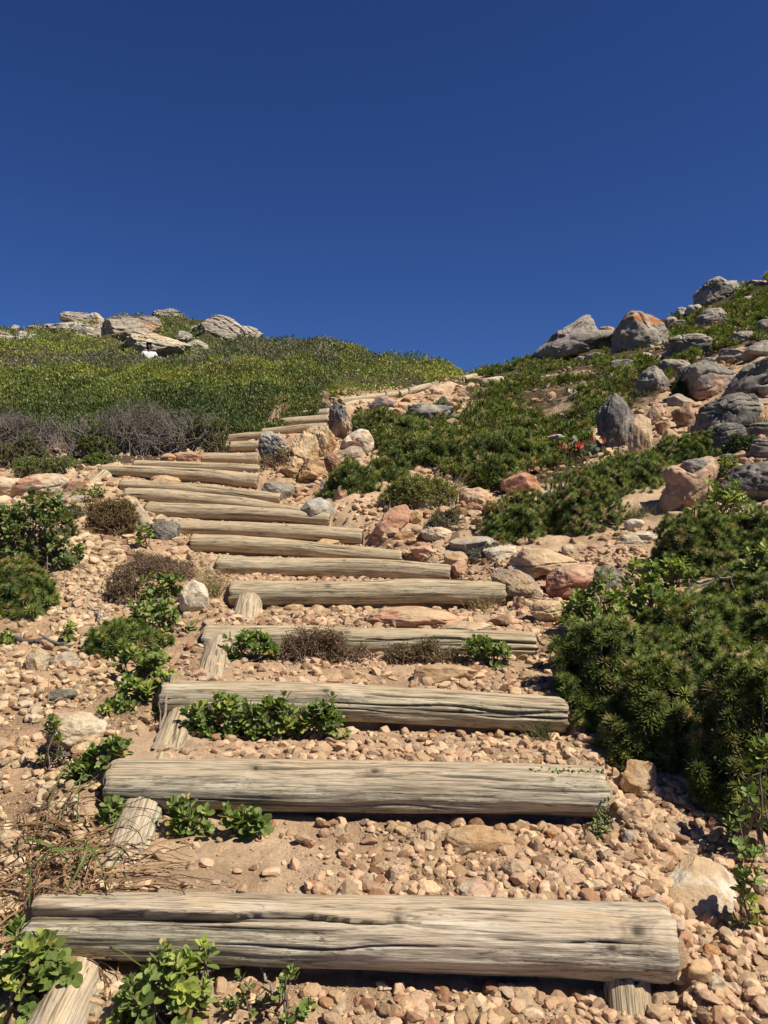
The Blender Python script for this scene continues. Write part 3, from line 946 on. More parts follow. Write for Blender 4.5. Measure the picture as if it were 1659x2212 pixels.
def place_rock(box, style, ca, cb, label, mt='sand', seed=0, tilt=0.0, sub=None, d=None, depth=0.8, cracks=0, name='rock', cat='rock', top=None, group=None, amt=0.5, yaw=None, sink=0.12, topz=0.35, sil=None):
    x0, y0, x1, y1 = box
    cx, cy = (x0 + x1) / 2, (y0 + y1) / 2
    wd, hg = x1 - x0, y1 - y0
    if d is None:
        d0 = hit(cx, y1 - 0.12 * hg)[1]
    else:
        d0 = d
    rx = wd * d0 / FPX / 2
    ry = depth * rx
    dc = d0 + ry * 0.65 if d is None else d0
    rx = wd * dc / FPX / 2
    phi = math.atan((cy - 1060) / FPX)
    hv = hg * dc / FPX / 2
    rz = max((hv - ry * math.sin(abs(phi)) * (phi > 0) * 0.7) / math.cos(phi) ** 1.0, rx * 0.16)
    sub = sub or (6 if wd * hg > 2200 else 5 if wd * hg > 500 else 4)
    V, F = rock_shape(seed, style, sub, tilt, yaw, cracks)
    if sil is not None:
        pl = np.array([((a - cx) / (wd / 2), -(b - cy) / (hg / 2)) for a, b in sil])
        nb = 72
        th = (np.arange(nb) + 0.5) / nb * 2 * PI - PI
        Rt = np.ones(nb)
        for i in range(nb):
            dx, dz = math.cos(th[i]), math.sin(th[i])
            best = 0
            for j in range(len(pl)):
                p0, p1 = pl[j], pl[(j + 1) % len(pl)]
                e = p1 - p0
                den = dx * e[1] - dz * e[0]
                if abs(den) < 1e-9:
                    continue
                t_ = (p0[0] * e[1] - p0[1] * e[0]) / den
                u_ = (p0[0] * dz - p0[1] * dx) / den
                if t_ > 0 and -1e-6 <= u_ <= 1 + 1e-6:
                    best = max(best, t_)
            Rt[i] = best or 1
        ang = np.arctan2(V[:, 2], V[:, 0]); rho = np.hypot(V[:, 0], V[:, 2])
        bi = np.clip(((ang + PI) / (2 * PI) * nb).astype(int), 0, nb - 1)
        Sm = np.array([rho[bi == i].max() if (bi == i).any() else 1 for i in range(nb)])
        f = Rt / Sm
        f = (np.roll(f, 1) + 2 * f + np.roll(f, -1)) / 4
        fi = np.interp(ang, np.concatenate([[th[-1] - 2 * PI], th, [th[0] + 2 * PI]]), np.concatenate([[f[-1]], f, [f[0]]]))
        V[:, 0] *= fi; V[:, 2] *= fi
    Vn = V.copy()
    V = V * np.array([rx, ry, rz * (1 + sink / 2)])
    ctr = P(cx, cy, dc) - np.array([0, 0, rz * sink / 2])
    ca, cb = np.array(COL[ca]), np.array(COL[cb])
    a = sstep(-0.35, 0.45, fbm(Vn * 1.6 + seed, seed + 70, 4))[:, None] * amt * 2
    a = np.clip(a, 0, 1)
    K = ca * (1 - a) + cb * a
    if top:
        a = (sstep(topz - 0.15, topz + 0.25, Vn[:, 2] + 0.45 * fbm(Vn * 2.3 + seed, seed + 71, 4)))[:, None]
        K = K * (1 - a) + np.array(COL[top]) * a
    K = K * (1 + 0.12 * fbm(Vn * 5 + seed, seed + 72, 3))[:, None]
    if mt == 'far':
        K = K * np.array([1.30, 1.27, 1.20])
    o = obj(name, mesh(name, V, F, M[mt], K), None, ctr)
    tag(o, label, cat, group)
    ROCK_FOOT.append((cx, cy, wd / 2, hg / 2))
    return o


R_ = place_rock
# --- boulders on the right skyline and slope
R_((1147, 682, 1290, 782), 'block', 'greypink', 'grey', 'big grey boulder leaning left on the skyline, nearest the notch', 'grey', 101, depth=0.7, cracks=2, name='boulder', cat='boulder', top='greypink', yaw=0.3, d=15.8, sil=[(1147,774),(1150,757),(1175,741),(1187,726),(1230,703),(1258,682),(1272,688),(1288,716),(1289,740),(1270,757),(1240,765),(1200,778)])
R_((1312, 670, 1450, 776), 'round', 'mid', 'grey', 'large rounded grey boulder with an orange lichen patch on its top', 'grey', 102, depth=0.8, cracks=4, name='boulder', cat='boulder', top='rust', topz=0.62, d=15.2, sil=[(1314,764),(1325,738),(1326,715),(1340,692),(1362,671),(1380,675),(1400,682),(1425,692),(1441,715),(1448,740),(1440,765),(1370,774),(1340,772)])
R_((1294, 706, 1328, 722), 'slab', 'rust', 'mid', 'small orange lichened slab between the two big skyline boulders', 'sand', 103, d=16.5)
R_((1278, 718, 1328, 752), 'block', 'mid', 'pale', 'pale slab wedged between the two big skyline boulders', 'grey', 104, d=15.9)
R_((1499, 602, 1594, 664), 'block', 'grey', 'greypink', 'highest boulder, grey and square, on the right skyline', 'grey', 105, cracks=3, name='boulder', cat='boulder', d=16.2, sil=[(1499,660),(1503,630),(1525,608),(1545,602),(1565,612),(1585,608),(1595,625),(1590,640),(1560,660),(1525,663)])
R_((1499, 667, 1577, 716), 'round', 'grey', 'mid', 'grey humped boulder in the green slope below the highest boulder', 'grey', 106, cracks=2, name='boulder', cat='boulder', d=13.8, sil=[(1499,712),(1502,685),(1520,670),(1550,667),(1566,680),(1577,698),(1570,714),(1505,715)])
R_((1437, 724, 1543, 776), 'layer', 'mid', 'grey', 'long low grey boulder right of the orange topped one', 'grey', 107, tilt=-6, cracks=1, name='boulder', cat='boulder')
R_((1483, 658, 1514, 682), 'round', 'mid', 'lichen', 'pale grey rock at the upper edge of the slope, left of the humped boulder', 'grey', 108)
R_((1456, 664, 1486, 688), 'round', 'lichen', 'mid', 'pale grey skyline rock, the lower of two side by side', 'grey', 109)
R_((1435, 684, 1463, 709), 'round', 'lichen', 'pink', 'small whitish rock just right of the orange topped boulder', 'grey', 110)
R_((1451, 692, 1488, 710), 'layer', 'grey', 'mid', 'small dark grey rock below the whitish one', 'grey', 111)
R_((1600, 640, 1627, 657), 'round', 'lichen', 'pale', 'small whitish boulder in the top right greenery', 'grey', 112)
R_((1576, 680, 1597, 696), 'round', 'lichen', 'mid', 'small grey rock right of the humped boulder', 'grey', 113)
R_((1634, 690, 1678, 724), 'round', 'grey', 'mid', 'grey boulder cut by the right edge, high on the slope', 'grey', 114)
R_((1578, 716, 1632, 746), 'round', 'mid', 'grey', 'grey flat boulder high near the right edge', 'grey', 115)
R_((1612, 606, 1659, 622), 'slab', 'mid', 'pink', 'small skyline stone at the top right corner of the slope', 'grey', 116)
R_((1371, 762, 1411, 777), 'round', 'lichen', 'pale', 'low white rock in the green under the orange topped boulder', 'grey', 117)
R_((1430, 758, 1477, 777), 'round', 'mid', 'lichen', 'low grey rock below the long low boulder', 'grey', 118)
R_((1315, 777, 1373, 806), 'slab', 'grey', 'mid', 'dark grey slab in the green left of the big rounded rocks', 'grey', 119, tilt=12)
R_((1416, 778, 1495, 816), 'round', 'grey', 'mid', 'smooth grey boulder lying aslant above the cone shaped one', 'grey', 120, tilt=14, name='boulder', cat='boulder')
R_((1370, 788, 1445, 862), 'round', 'grey', 'mid', 'cone shaped grey boulder with dry brush at its foot', 'grey', 121, name='boulder', cat='boulder', depth=0.9, sil=[(1374,850),(1380,820),(1395,797),(1412,789),(1425,800),(1440,820),(1444,850),(1420,860)])
R_((1472, 780, 1592, 868), 'round', 'greypink', 'pink', 'large mottled pink and grey boulder below the rock pile', 'grey', 122, cracks=4, name='boulder', cat='boulder', top='grey')
R_((1546, 753, 1610, 788), 'layer', 'mid', 'grey', 'grey flat boulder above the mottled pink one', 'grey', 123)
R_((1600, 736, 1690, 782), 'round', 'mid', 'greypink', 'wide pale grey boulder at the right edge above the big dark one', 'grey', 124, name='boulder', cat='boulder')
R_((1513, 772, 1549, 788), 'round', 'grey', 'mid', 'small rounded grey stone on top of the mottled pink boulder', 'grey', 125)
R_((1566, 770, 1720, 866), 'round', 'grey', 'dark', 'biggest dark grey boulder at the right edge', 'grey', 126, cracks=3, name='boulder', cat='boulder', sil=[(1566,860),(1575,830),(1600,800),(1640,775),(1680,770),(1718,790),(1720,860)])
R_((1493, 848, 1642, 960), 'layer', 'dark', 'grey', 'black layered outcrop rock with rounded ledges near the right edge', 'grey', 127, cracks=3, name='boulder', cat='boulder', depth=0.7, sil=[(1493,950),(1505,900),(1520,875),(1550,862),(1575,850),(1600,850),(1620,858),(1640,880),(1635,930),(1600,955),(1540,950)])
R_((1520, 912, 1612, 990), 'layer', 'grey', 'dark', 'lower ledge of dark layered rock under the black outcrop', 'grey', 128, tilt=-8, cracks=2)
R_((1600, 850, 1640, 915), 'layer', 'dark', 'grey', 'narrow black stacked rock right of the black outcrop', 'grey', 129)
R_((1612, 912, 1700, 952), 'layer', 'mid', 'grey', 'upper ledge rock at the right edge above the rounded one', 'grey', 130)
R_((1618, 946, 1700, 996), 'layer', 'mid', 'grey', 'lower rounded ledge rock at the right edge', 'grey', 131)
R_((1286, 849, 1380, 990), 'round', 'grey', 'dark', 'tall dark grey boulder with a deep cleft, standing on the slope', 'grey', 132, cracks=3, name='boulder', cat='boulder', depth=0.8, sil=[(1321,849),(1344,860),(1363,879),(1376,902),(1378,932),(1371,966),(1352,988),(1325,986),(1310,968),(1295,932),(1287,902),(1295,879),(1310,864)])
R_((1352, 893, 1413, 1002), 'angular', 'yellow', 'tan', 'cream sandstone block leaning behind the tall cleft boulder', 'sand', 133, depth=0.9, tilt=-20)
R_((1425, 984, 1559, 1114), 'round', 'pink', 'tan', 'broad wrinkled pink sandstone boulder with a grey knob on top', 'sand', 134, cracks=6, name='boulder', cat='boulder', depth=0.75, sil=[(1435,1012),(1450,1004),(1477,1008),(1500,997),(1519,985),(1542,987),(1553,1004),(1557,1019),(1545,1042),(1538,1065),(1523,1085),(1496,1092),(1485,1112),(1431,1108),(1428,1076),(1441,1042)])
R_((1470, 990, 1535, 1034), 'round', 'grey', 'mid', 'oval grey stone resting on top of the wrinkled pink boulder', 'grey', 135, d=4.85)
R_((1548, 996, 1720, 1090), 'round', 'dark', 'grey', 'dark slate boulder at the right edge beside the wrinkled pink one', 'grey', 136, cracks=2, name='boulder', cat='boulder')
R_((1374, 880, 1414, 912), 'angular', 'tan', 'brown', 'small brown stone right of the cleft boulder top', 'sand', 137)
R_((1395, 870, 1436, 925), 'angular', 'tan', 'pink', 'upright tan stone between cleft boulder and rock pile', 'sand', 138)
R_((1452, 872, 1504, 928), 'angular', 'tan', 'brown', 'angular tan rock wedged left of the black outcrop', 'sand', 139, tilt=-25)
R_((1415, 908, 1450, 945), 'angular', 'brown', 'salmon', 'brown angular stone in the gap under the tan rocks', 'sand', 140)
R_((1430, 925, 1465, 965), 'angular', 'tan', 'pale', 'tan angular stone low in the gap left of the black outcrop', 'sand', 141)
R_((1440, 850, 1500, 885), 'angular', 'pink', 'mid', 'pinkish rock rising left of the black outcrop top', 'grey', 142)
for i, (bx, st, ca, cb, lab) in enumerate([
        ((574, 1306, 612, 1328), 'angular', 'tan', 'brown', 'shaded stone under the fifth log, next to the rounded stake'),
        ((614, 1304, 656, 1326), 'slab', 'tan', 'ochre', 'flat shaded stone under the fifth log, second from its stake'),
        ((664, 1304, 706, 1332), 'angular', 'tan', 'pink', 'blocky shaded stone under the middle of the fifth log'),
        ((716, 1304, 762, 1326), 'angular', 'pink', 'tan', 'shaded stone under the fifth log, just left of the salmon slab')]):
    R_(bx, st, ca, cb, lab, 'sand', 440 + i)
for i, (bx, st, ca, cb, lab) in enumerate([
        ((1582, 708, 1610, 723), 'angular', 'lichen', 'mid', 'pale broken stone left of the flat grey boulder high at the right'),
        ((1266, 762, 1308, 779), 'slab', 'pale', 'mid', 'pale flat stones foot of the gap between the two skyline boulders'),
        ((1240, 770, 1268, 782), 'angular', 'mid', 'pale', 'small grey stone under the leaning skyline boulder'),
        ((1600, 862, 1662, 892), 'angular', 'pink', 'mid', 'pinkish rock seam under the biggest dark boulder'),
        ((1484, 905, 1512, 940), 'angular', 'tan', 'pink', 'small tan block touching the left face of the black outcrop'),
        ((1376, 912, 1402, 938), 'angular', 'salmon', 'tan', 'reddish stone directly right of the tall cleft boulder'),
        ((1410, 880, 1440, 902), 'angular', 'mid', 'tan', 'greyish stone under the dry brush of the cone boulder'),
        ((1556, 980, 1606, 1002), 'layer', 'mid', 'grey', 'flat grey ledge just above the dark slate boulder'),
        ((1500, 826, 1545, 850), 'angular', 'pink', 'greypink', 'pink broken rock between mottled boulder and black outcrop'),
        ((1640, 826, 1690, 860), 'angular', 'greypink', 'mid', 'weathered block at the right edge under the biggest dark boulder'),
        ((1440, 1104, 1490, 1130), 'slab', 'pink', 'tan', 'pink ledge at the foot of the wrinkled boulder'),
        ((1586, 830, 1612, 850), 'angular', 'tan', 'pink', 'tan stone wedged over the black outcrop'),
        ((1330, 1006, 1372, 1022), 'slab', 'tan', 'pale', 'flat tan stones below the cream block'),
        ((1290, 1030, 1316, 1044), 'round', 'pale', 'tan', 'small pale stone below the flowering plant'),
        ((1060, 1104, 1088, 1120), 'angular', 'tan', 'pink', 'small tan stone left of the spiky bush with pale heads'),
        ((1004, 1100, 1040, 1116), 'angular', 'pale', 'tan', 'pale chip below the three lobed boulder'),
        ((960, 1110, 1006, 1130), 'round', 'pale', 'tan', 'pale stone left of the pale chip below the heath')]):
    R_(bx, st, ca, cb, lab, 'sand' if ca in ('pale', 'tan', 'salmon', 'pink') else 'grey', 400 + i)
R_((1405, 945, 1440, 990), 'angular', 'pale', 'tan', 'pale stone just above the spiky bush tip', 'sand', 143)
# --- stones right of the steps
R_((1082, 1019, 1169, 1082), 'slab', 'salmon', 'red', 'long red striped stone lying aslant among pebbles', 'sand', 150, tilt=-34, depth=0.6, yaw=0.0)
R_((1085, 1007, 1131, 1044), 'block', 'salmon', 'red', 'orange blocky stone behind the long red striped one', 'sand', 151)
R_((1124, 1001, 1145, 1029), 'round', 'tan', 'brown', 'small egg shaped tan stone on top of the red stones', 'sand', 152)
R_((1115, 1062, 1172, 1096), 'round', 'tan', 'pink', 'smooth tan stone in front of the red striped one', 'sand', 153)
R_((1156, 1058, 1206, 1079), 'round', 'pale', 'lichen', 'flat pale oval stone right of the smooth tan one', 'sand', 154)
R_((1228, 1030, 1268, 1050), 'slab', 'pale', 'tan', 'pale flat stone under the red flowered plant', 'sand', 155)
R_((992, 1052, 1066, 1100), 'round', 'tan', 'pink', 'three lobed tan boulder by the yellow green heath', 'sand', 156, cracks=3)
R_((1043, 1082, 1076, 1114), 'round', 'salmon', 'red', 'round red stone right of the three lobed one', 'sand', 157)
R_((1074, 1082, 1106, 1104), 'round', 'salmon', 'pink', 'smaller salmon stone next to the round red one', 'sand', 158)
R_((804, 1086, 887, 1160), 'angular', 'salmon', 'pink', 'large salmon rock standing beside the right end of the logs', 'sand', 159, depth=0.8, sil=[(804,1146),(815,1129),(832,1107),(851,1093),(876,1087),(886,1098),(885,1126),(871,1142),(854,1154),(826,1159),(809,1155)])
R_((880, 1102, 914, 1134), 'angular', 'tan', 'ochre', 'tan stone behind the large salmon rock', 'sand', 160)
R_((845, 1147, 898, 1170), 'slab', 'ochre', 'brown', 'yellow ochre slab below the large salmon rock', 'sand', 161)
R_((878, 1156, 912, 1179), 'angular', 'ochre', 'tan', 'small ochre stone touching the yellow ochre slab', 'sand', 162)
R_((907, 1136, 978, 1173), 'round', 'pale', 'tan', 'pale elongated stone with dry grass, right of the ochre slab', 'sand', 163, tilt=14)
R_((878, 1064, 935, 1106), 'slab', 'white', 'tan', 'pale bleached stone like a bone in the yellow green heath', 'sand', 164, tilt=30, depth=0.4)
R_((647, 1072, 735, 1138), 'angular', 'mid', 'olive', 'grey and white patched rock at the right end of the logs', 'grey', 165, top='lichen', sil=[(648,1100),(660,1080),(690,1073),(712,1082),(728,1105),(734,1134),(700,1137),(655,1110)])
R_((727, 924, 810, 992), 'angular', 'white', 'pink', 'big white and pink rock above the round bush', 'sand', 166, depth=0.7, sil=[(727,985),(736,953),(756,936),(776,926),(795,928),(808,947),(808,966),(792,980),(764,991),(731,991)])
R_((722, 962, 794, 994), 'angular', 'mid', 'tan', 'grey flecked stone in front of the big white rock', 'grey', 167)
R_((707, 866, 762, 962), 'spire', 'brown', 'tan', 'pointed rock spire standing beside the upper logs', 'sand', 168, top='dark', topz=0.1, depth=0.9, sil=[(708,908),(710,886),(720,867),(727,866),(742,877),(756,900),(762,916),(760,940),(750,960),(715,960),(708,936)])
R_((556, 930, 627, 1010), 'spire', 'dark', 'mid', 'black rock with white lichen at the end of the short logs', 'grey', 169, top='lichen', topz=0.55, d=7.25, sil=[(557,967),(562,938),(577,933),(596,935),(615,948),(624,967),(622,1000),(602,1009),(562,1005)])
for i, (bx, ca, cb, lab) in enumerate([
        ((612, 930, 690, 1020), 'yellow', 'ochre', 'crumbling yellow ochre bank rock right of the black and white rock'),
        ((672, 922, 728, 1000), 'ochre', 'yellow', 'crumbling orange bank rock under the pointed spire'),
        ((640, 990, 712, 1050), 'ochre', 'brown', 'crumbling brown ochre lump at the foot of the bank'),
        ((600, 985, 665, 1042), 'ochre', 'tan', 'crumbling earthy lump left of the foot of the bank'),
        ((640, 918, 715, 980), 'tan', 'ochre', 'crumbling ledge of the bank behind the yellow ochre rock'),
        ((700, 975, 740, 1035), 'salmon', 'brown', 'reddish crumbling earth lump left of the round bush')]):
    R_(bx, 'crumble', ca, cb, lab, 'sand', 370 + i, sub=6, depth=0.7)
R_((346, 978, 380, 1000), 'angular', 'salmon', 'ochre', 'small orange rock left of the pinkish one under the dead scrub', 'sand', 175)
R_((366, 976, 446, 1006), 'block', 'pink', 'salmon', 'pinkish rock left of the short log stack', 'sand', 176)
R_((322, 1026, 394, 1056), 'round', 'tan', 'ochre', 'tan rounded stone lying between two slanting logs', 'sand', 177, d=6.62)
R_((565, 1040, 636, 1090), 'block', 'mid', 'grey', 'grey square rock at the right end of the long yellowish log', 'grey', 178)
R_((318, 1122, 388, 1176), 'round', 'dark', 'grey', 'dark grey rounded rock left of the slanting logs', 'grey', 179)
R_((330, 1110, 362, 1130), 'angular', 'pale', 'tan', 'small pale stone above the dark grey rounded rock', 'sand', 180)
R_((-30, 1030, 66, 1080), 'round', 'yellow', 'pale', 'cream boulder at the left edge of the pale rocks', 'sand', 181)
R_((30, 1022, 156, 1082), 'round', 'pale', 'salmon', 'long cream and pink boulder left of the steps', 'sand', 182, tilt=10, cracks=1, depth=0.5)
R_((124, 1038, 195, 1078), 'angular', 'ochre', 'brown', 'brown rock at the right end of the long cream boulder', 'sand', 183)
R_((104, 1066, 196, 1094), 'round', 'mid', 'greypink', 'low speckled grey rock in front of the brown one', 'grey', 184)
R_((178, 1134, 223, 1158), 'angular', 'pale', 'tan', 'pale yellow rock at the top of the rubble patch', 'sand', 185)
R_((388, 1250, 452, 1336), 'angular', 'white', 'pale', 'cream white rock behind the leafy bush left of the fifth log', 'sand', 186, tilt=-30)
R_((60, 1392, 108, 1452), 'angular', 'yellow', 'pale', 'upright yellowish stone on the left gravel', 'sand', 187)
R_((102, 1404, 172, 1446), 'chip', 'mid', 'tan', 'flat brownish stone right of the upright yellowish one', 'sand', 188)
R_((110, 1484, 170, 1514), 'block', 'olive', 'mid', 'greenish grey block on the left gravel', 'grey', 189)
R_((100, 1530, 234, 1636), 'round', 'pale', 'tan', 'big smooth pale boulder left of the third log', 'sand', 190, name='boulder', cat='boulder', depth=0.7)
R_((156, 1598, 216, 1638), 'angular', 'ochre', 'yellow', 'ochre stone tucked under the big smooth pale boulder', 'sand', 191)
R_((80, 1684, 132, 1716), 'chip', 'tan', 'pale', 'flat tan stone left of the second log', 'sand', 192)
R_((-20, 1784, 52, 1850), 'slab', 'pale', 'tan', 'flat tan slab at the left edge above the dry leaf tangle', 'sand', 193)
R_((-10, 2138, 70, 2190), 'slab', 'tan', 'pink', 'flat pinkish stone at the bottom left corner', 'sand', 194)
R_((578, 1752, 705, 1812), 'round', 'tan', 'mid', 'smooth stone half buried in the shade under the second log', 'sand', 195, d=2.17)
R_((718, 1752, 768, 1796), 'round', 'tan', 'brown', 'smaller shaded stone under the second log', 'sand', 196, d=2.17)
R_((955, 1784, 1112, 1846), 'slab', 'ochre', 'tan', 'wide ochre slab on the gravel below the second log', 'sand', 197, depth=0.45, yaw=0.0)
R_((1334, 1636, 1419, 1730), 'angular', 'ochre', 'tan', 'chunky brown stone beside the right end of the second log', 'sand', 198)
R_((1345, 1592, 1381, 1644), 'angular', 'salmon', 'pink', 'pointed pink stone behind the chunky brown one', 'sand', 199)
R_((1355, 1726, 1412, 1782), 'angular', 'pink', 'tan', 'pinkish block in the rubble below the chunky brown stone', 'sand', 200)
R_((1484, 1704, 1570, 1752), 'slab', 'pink', 'salmon', 'flat pink stone at the edge of the dark spiky bush', 'sand', 201, tilt=14)
R_((1522, 1746, 1584, 1782), 'slab', 'ochre', 'tan', 'ochre flat stone below the flat pink one', 'sand', 202)
slab = R_((1440, 1830, 1630, 2030), 'chip', 'white', 'tan', 'large slab with white and brown patches beside the lowest log', 'sand', 203, depth=0.8, sub=6, amt=0.5, yaw=0.2, sink=0.0)
slab.scale = (1.0, 1.5, 0.42)
slab.rotation_euler = (rad(34), 0, 0.12)
slab.location.y += 0.02; slab.location.z -= 0.035
R_((1344, 1792, 1386, 1832), 'round', 'mid', 'tan', 'grey rounded stone in the right rubble', 'sand', 204)
R_((1088, 2118, 1164, 2172), 'round', 'ochre', 'tan', 'ochre rounded stone under the lowest log', 'sand', 205)
R_((1082, 1850, 1146, 1904), 'round', 'pink', 'tan', 'smooth pinkish stone in the gravel below the ochre slab', 'sand', 206)
R_((1186, 1864, 1268, 1914), 'chip', 'pink', 'tan', 'flat pinkish stone in the gravel right of the smooth one', 'sand', 207)
R_((984, 1898, 1078, 1950), 'chip', 'pink', 'pale', 'large flat pink stone touching the back of the lowest log', 'sand', 208)
R_((829, 1862, 886, 1910), 'angular', 'pink', 'tan', 'triangular pinkish stone in the middle gravel', 'sand', 209)
R_((1512, 2036, 1561, 2083), 'angular', 'ochre', 'rust', 'orange stone right of the lowest log end', 'sand', 210)
R_((1524, 2104, 1569, 2152), 'round', 'pale', 'tan', 'round pale stone near the bottom right corner', 'sand', 211)
R_((1180, 1794, 1210, 1823), 'angular', 'ochre', 'rust', 'small bright orange stone beside the thin shaded stake', 'sand', 212)
R_((1229, 1486, 1259, 1540), 'angular', 'tan', 'pale', 'upright tan stone touching the right end of the third log', 'sand', 213)
R_((1268, 1512, 1306, 1564), 'round', 'brown', 'tan', 'shaded brown stone under the bush beside the third log', 'sand', 214)
R_((890, 1432, 1032, 1482), 'slab', 'ochre', 'tan', 'ochre wedge slab below the fourth log', 'sand', 215, depth=0.4, yaw=0.0, tilt=4)
R_((782, 1305, 1000, 1364), 'round', 'salmon', 'tan', 'long flat salmon slab between fourth and fifth logs', 'sand', 216, depth=0.6, sink=0.5)
R_((950, 1336, 1072, 1374), 'chip', 'tan', 'pale', 'flat tan slab right of the long salmon slab', 'sand', 217)
R_((1052, 1326, 1126, 1356), 'chip', 'pink', 'brown', 'flat brownish stone below the right end of the fifth log', 'sand', 218)
R_((1142, 1292, 1226, 1354), 'round', 'yellow', 'tan', 'lumpy yellow stone at the edge of the leafy bush', 'sand', 219, cracks=2)
R_((1112, 1288, 1144, 1314), 'angular', 'tan', 'brown', 'small tan stone right of the fifth log end', 'sand', 220)
R_((1095, 1176, 1244, 1262), 'round', 'yellow', 'tan', 'large smooth yellow boulder behind the red one', 'sand', 221, cracks=2, name='boulder', cat='boulder', sil=[(1095,1235),(1110,1195),(1140,1180),(1180,1180),(1215,1195),(1243,1205),(1240,1245),(1200,1260),(1110,1250)])
R_((1059, 1222, 1172, 1300), 'round', 'mid', 'tan', 'grey and tan boulder right behind the fifth log end', 'grey', 222, cracks=1, name='boulder', cat='boulder', sil=[(1059,1240),(1080,1226),(1115,1225),(1150,1243),(1171,1270),(1168,1294),(1120,1299),(1075,1284)])
R_((1174, 1212, 1304, 1300), 'round', 'red', 'salmon', 'red boulder with pale top, left of the dark grey one', 'sand', 223, top='pink', topz=0.3, cracks=1, name='boulder', cat='boulder', sil=[(1175,1267),(1183,1243),(1203,1223),(1235,1214),(1275,1215),(1300,1225),(1302,1270),(1260,1296),(1187,1296)])
R_((1239, 1212, 1362, 1290), 'round', 'dark', 'grey', 'dark grey boulder above the glossy leafy bush', 'grey', 224, name='boulder', cat='boulder', sil=[(1239,1262),(1250,1240),(1275,1222),(1305,1213),(1335,1225),(1361,1250),(1350,1285),(1250,1285)])
R_((1043, 1178, 1127, 1217), 'slab', 'white', 'pale', 'cream flat slab left of the yellow boulder', 'sand', 225, tilt=-14)
R_((968, 1156, 1082, 1199), 'slab', 'mid', 'tan', 'wide flat grey tan slab behind the cream one', 'sand', 226, tilt=-8)
R_((1034, 1146, 1088, 1168), 'round', 'white', 'pale', 'egg shaped white stone at the edge of the spiky bush', 'sand', 227)
R_((1348, 1120, 1391, 1149), 'round', 'white', 'pale', 'rounded cream stone below the dry grassy tuft', 'sand', 228)
R_((1333, 1151, 1385, 1183), 'angular', 'mid', 'pale', 'grey white stone with a flat side below the cream one', 'sand', 229)
R_((1366, 1148, 1437, 1175), 'round', 'white', 'pale', 'flat cream stone right of the grey white one', 'sand', 230)
R_((1212, 1176, 1243, 1199), 'round', 'lichen', 'pale', 'small pale stone behind the yellow boulder', 'sand', 231)
R_((1294, 1152, 1322, 1174), 'angular', 'ochre', 'tan', 'small ochre stone left of the grey white one', 'sand', 232)
R_((1266, 1174, 1294, 1190), 'angular', 'salmon', 'pink', 'small pink stone on the bare patch right of the yellow boulder', 'sand', 233)
R_((1446, 1264, 1525, 1300), 'angular', 'salmon', 'ochre', 'orange stone between the two big spiky bushes', 'sand', 234)
R_((1452, 1292, 1552, 1316), 'slab', 'pale', 'mid', 'flat pale stone in front of the orange one', 'sand', 235)
R_((973, 1212, 1011, 1250), 'angular', 'salmon', 'pink', 'three sided pink stone right of the sixth log', 'sand', 236)
R_((958, 1190, 1016, 1232), 'round', 'tan', 'ochre', 'tan rounded stone behind the three sided pink one', 'sand', 237)
R_((884, 1176, 964, 1206), 'slab', 'pink', 'salmon', 'flat pink slab right of the seventh log', 'sand', 238, tilt=-14)
R_((719, 1048, 753, 1088), 'angular', 'salmon', 'tan', 'upright orange stone at the foot of the round bush', 'sand', 239)
R_((874, 986, 899, 1006), 'round', 'salmon', 'tan', 'small orange stone right of the round bush', 'sand', 240)
R_((677, 1162, 733, 1184), 'chip', 'ochre', 'tan', 'flat ochre chip lying on the seventh log', 'sand', 241, d=5.1)
R_((878, 873, 982, 908), 'slab', 'dark', 'mid', 'flat dark slab on the slope below the rail logs', 'grey', 242, tilt=8)
R_((797, 858, 860, 890), 'round', 'salmon', 'dark', 'pink rock with a dark end touching the rail logs', 'sand', 243, tilt=14)
R_((968, 868, 990, 886), 'round', 'salmon', 'pink', 'small round pink stone right of the flat dark slab', 'sand', 244)
R_((1038, 814, 1092, 838), 'round', 'white', 'pale', 'white rock at the end of the rail logs', 'sand', 245)
R_((1090, 818, 1132, 834), 'round', 'white', 'pink', 'smaller white rock right of the one at the rail end', 'sand', 246)
R_((1016, 812, 1048, 828), 'round', 'pink', 'mid', 'pinkish rock left of the white rocks near the skyline notch', 'sand', 247)
R_((676, 842, 712, 870), 'angular', 'mid', 'brown', 'brown rock at the right tip of the green hillside mass', 'grey', 248, d=10.6)
R_((690, 862, 716, 888), 'round', 'brown', 'mid', 'smaller brown rock above the topmost step logs', 'grey', 249, d=10.4)
R_((1183, 938, 1224, 964), 'angular', 'pink', 'lichen', 'pale pink rock in the green left of the red flowers', 'sand', 250)
R_((1221, 840, 1247, 858), 'block', 'white', 'pale', 'small white block on the brown patch of the slope', 'sand', 251)
R_((840, 868, 880, 884), 'round', 'salmon', 'pink', 'pink stone right of the dark ended rock', 'sand', 252)
R_((690, 1036, 722, 1060), 'angular', 'white', 'mid', 'whitish stone left of the round bush', 'sand', 253)
R_((930, 838, 960, 856), 'round', 'pale', 'pink', 'pale stone under the middle rail log', 'sand', 254)
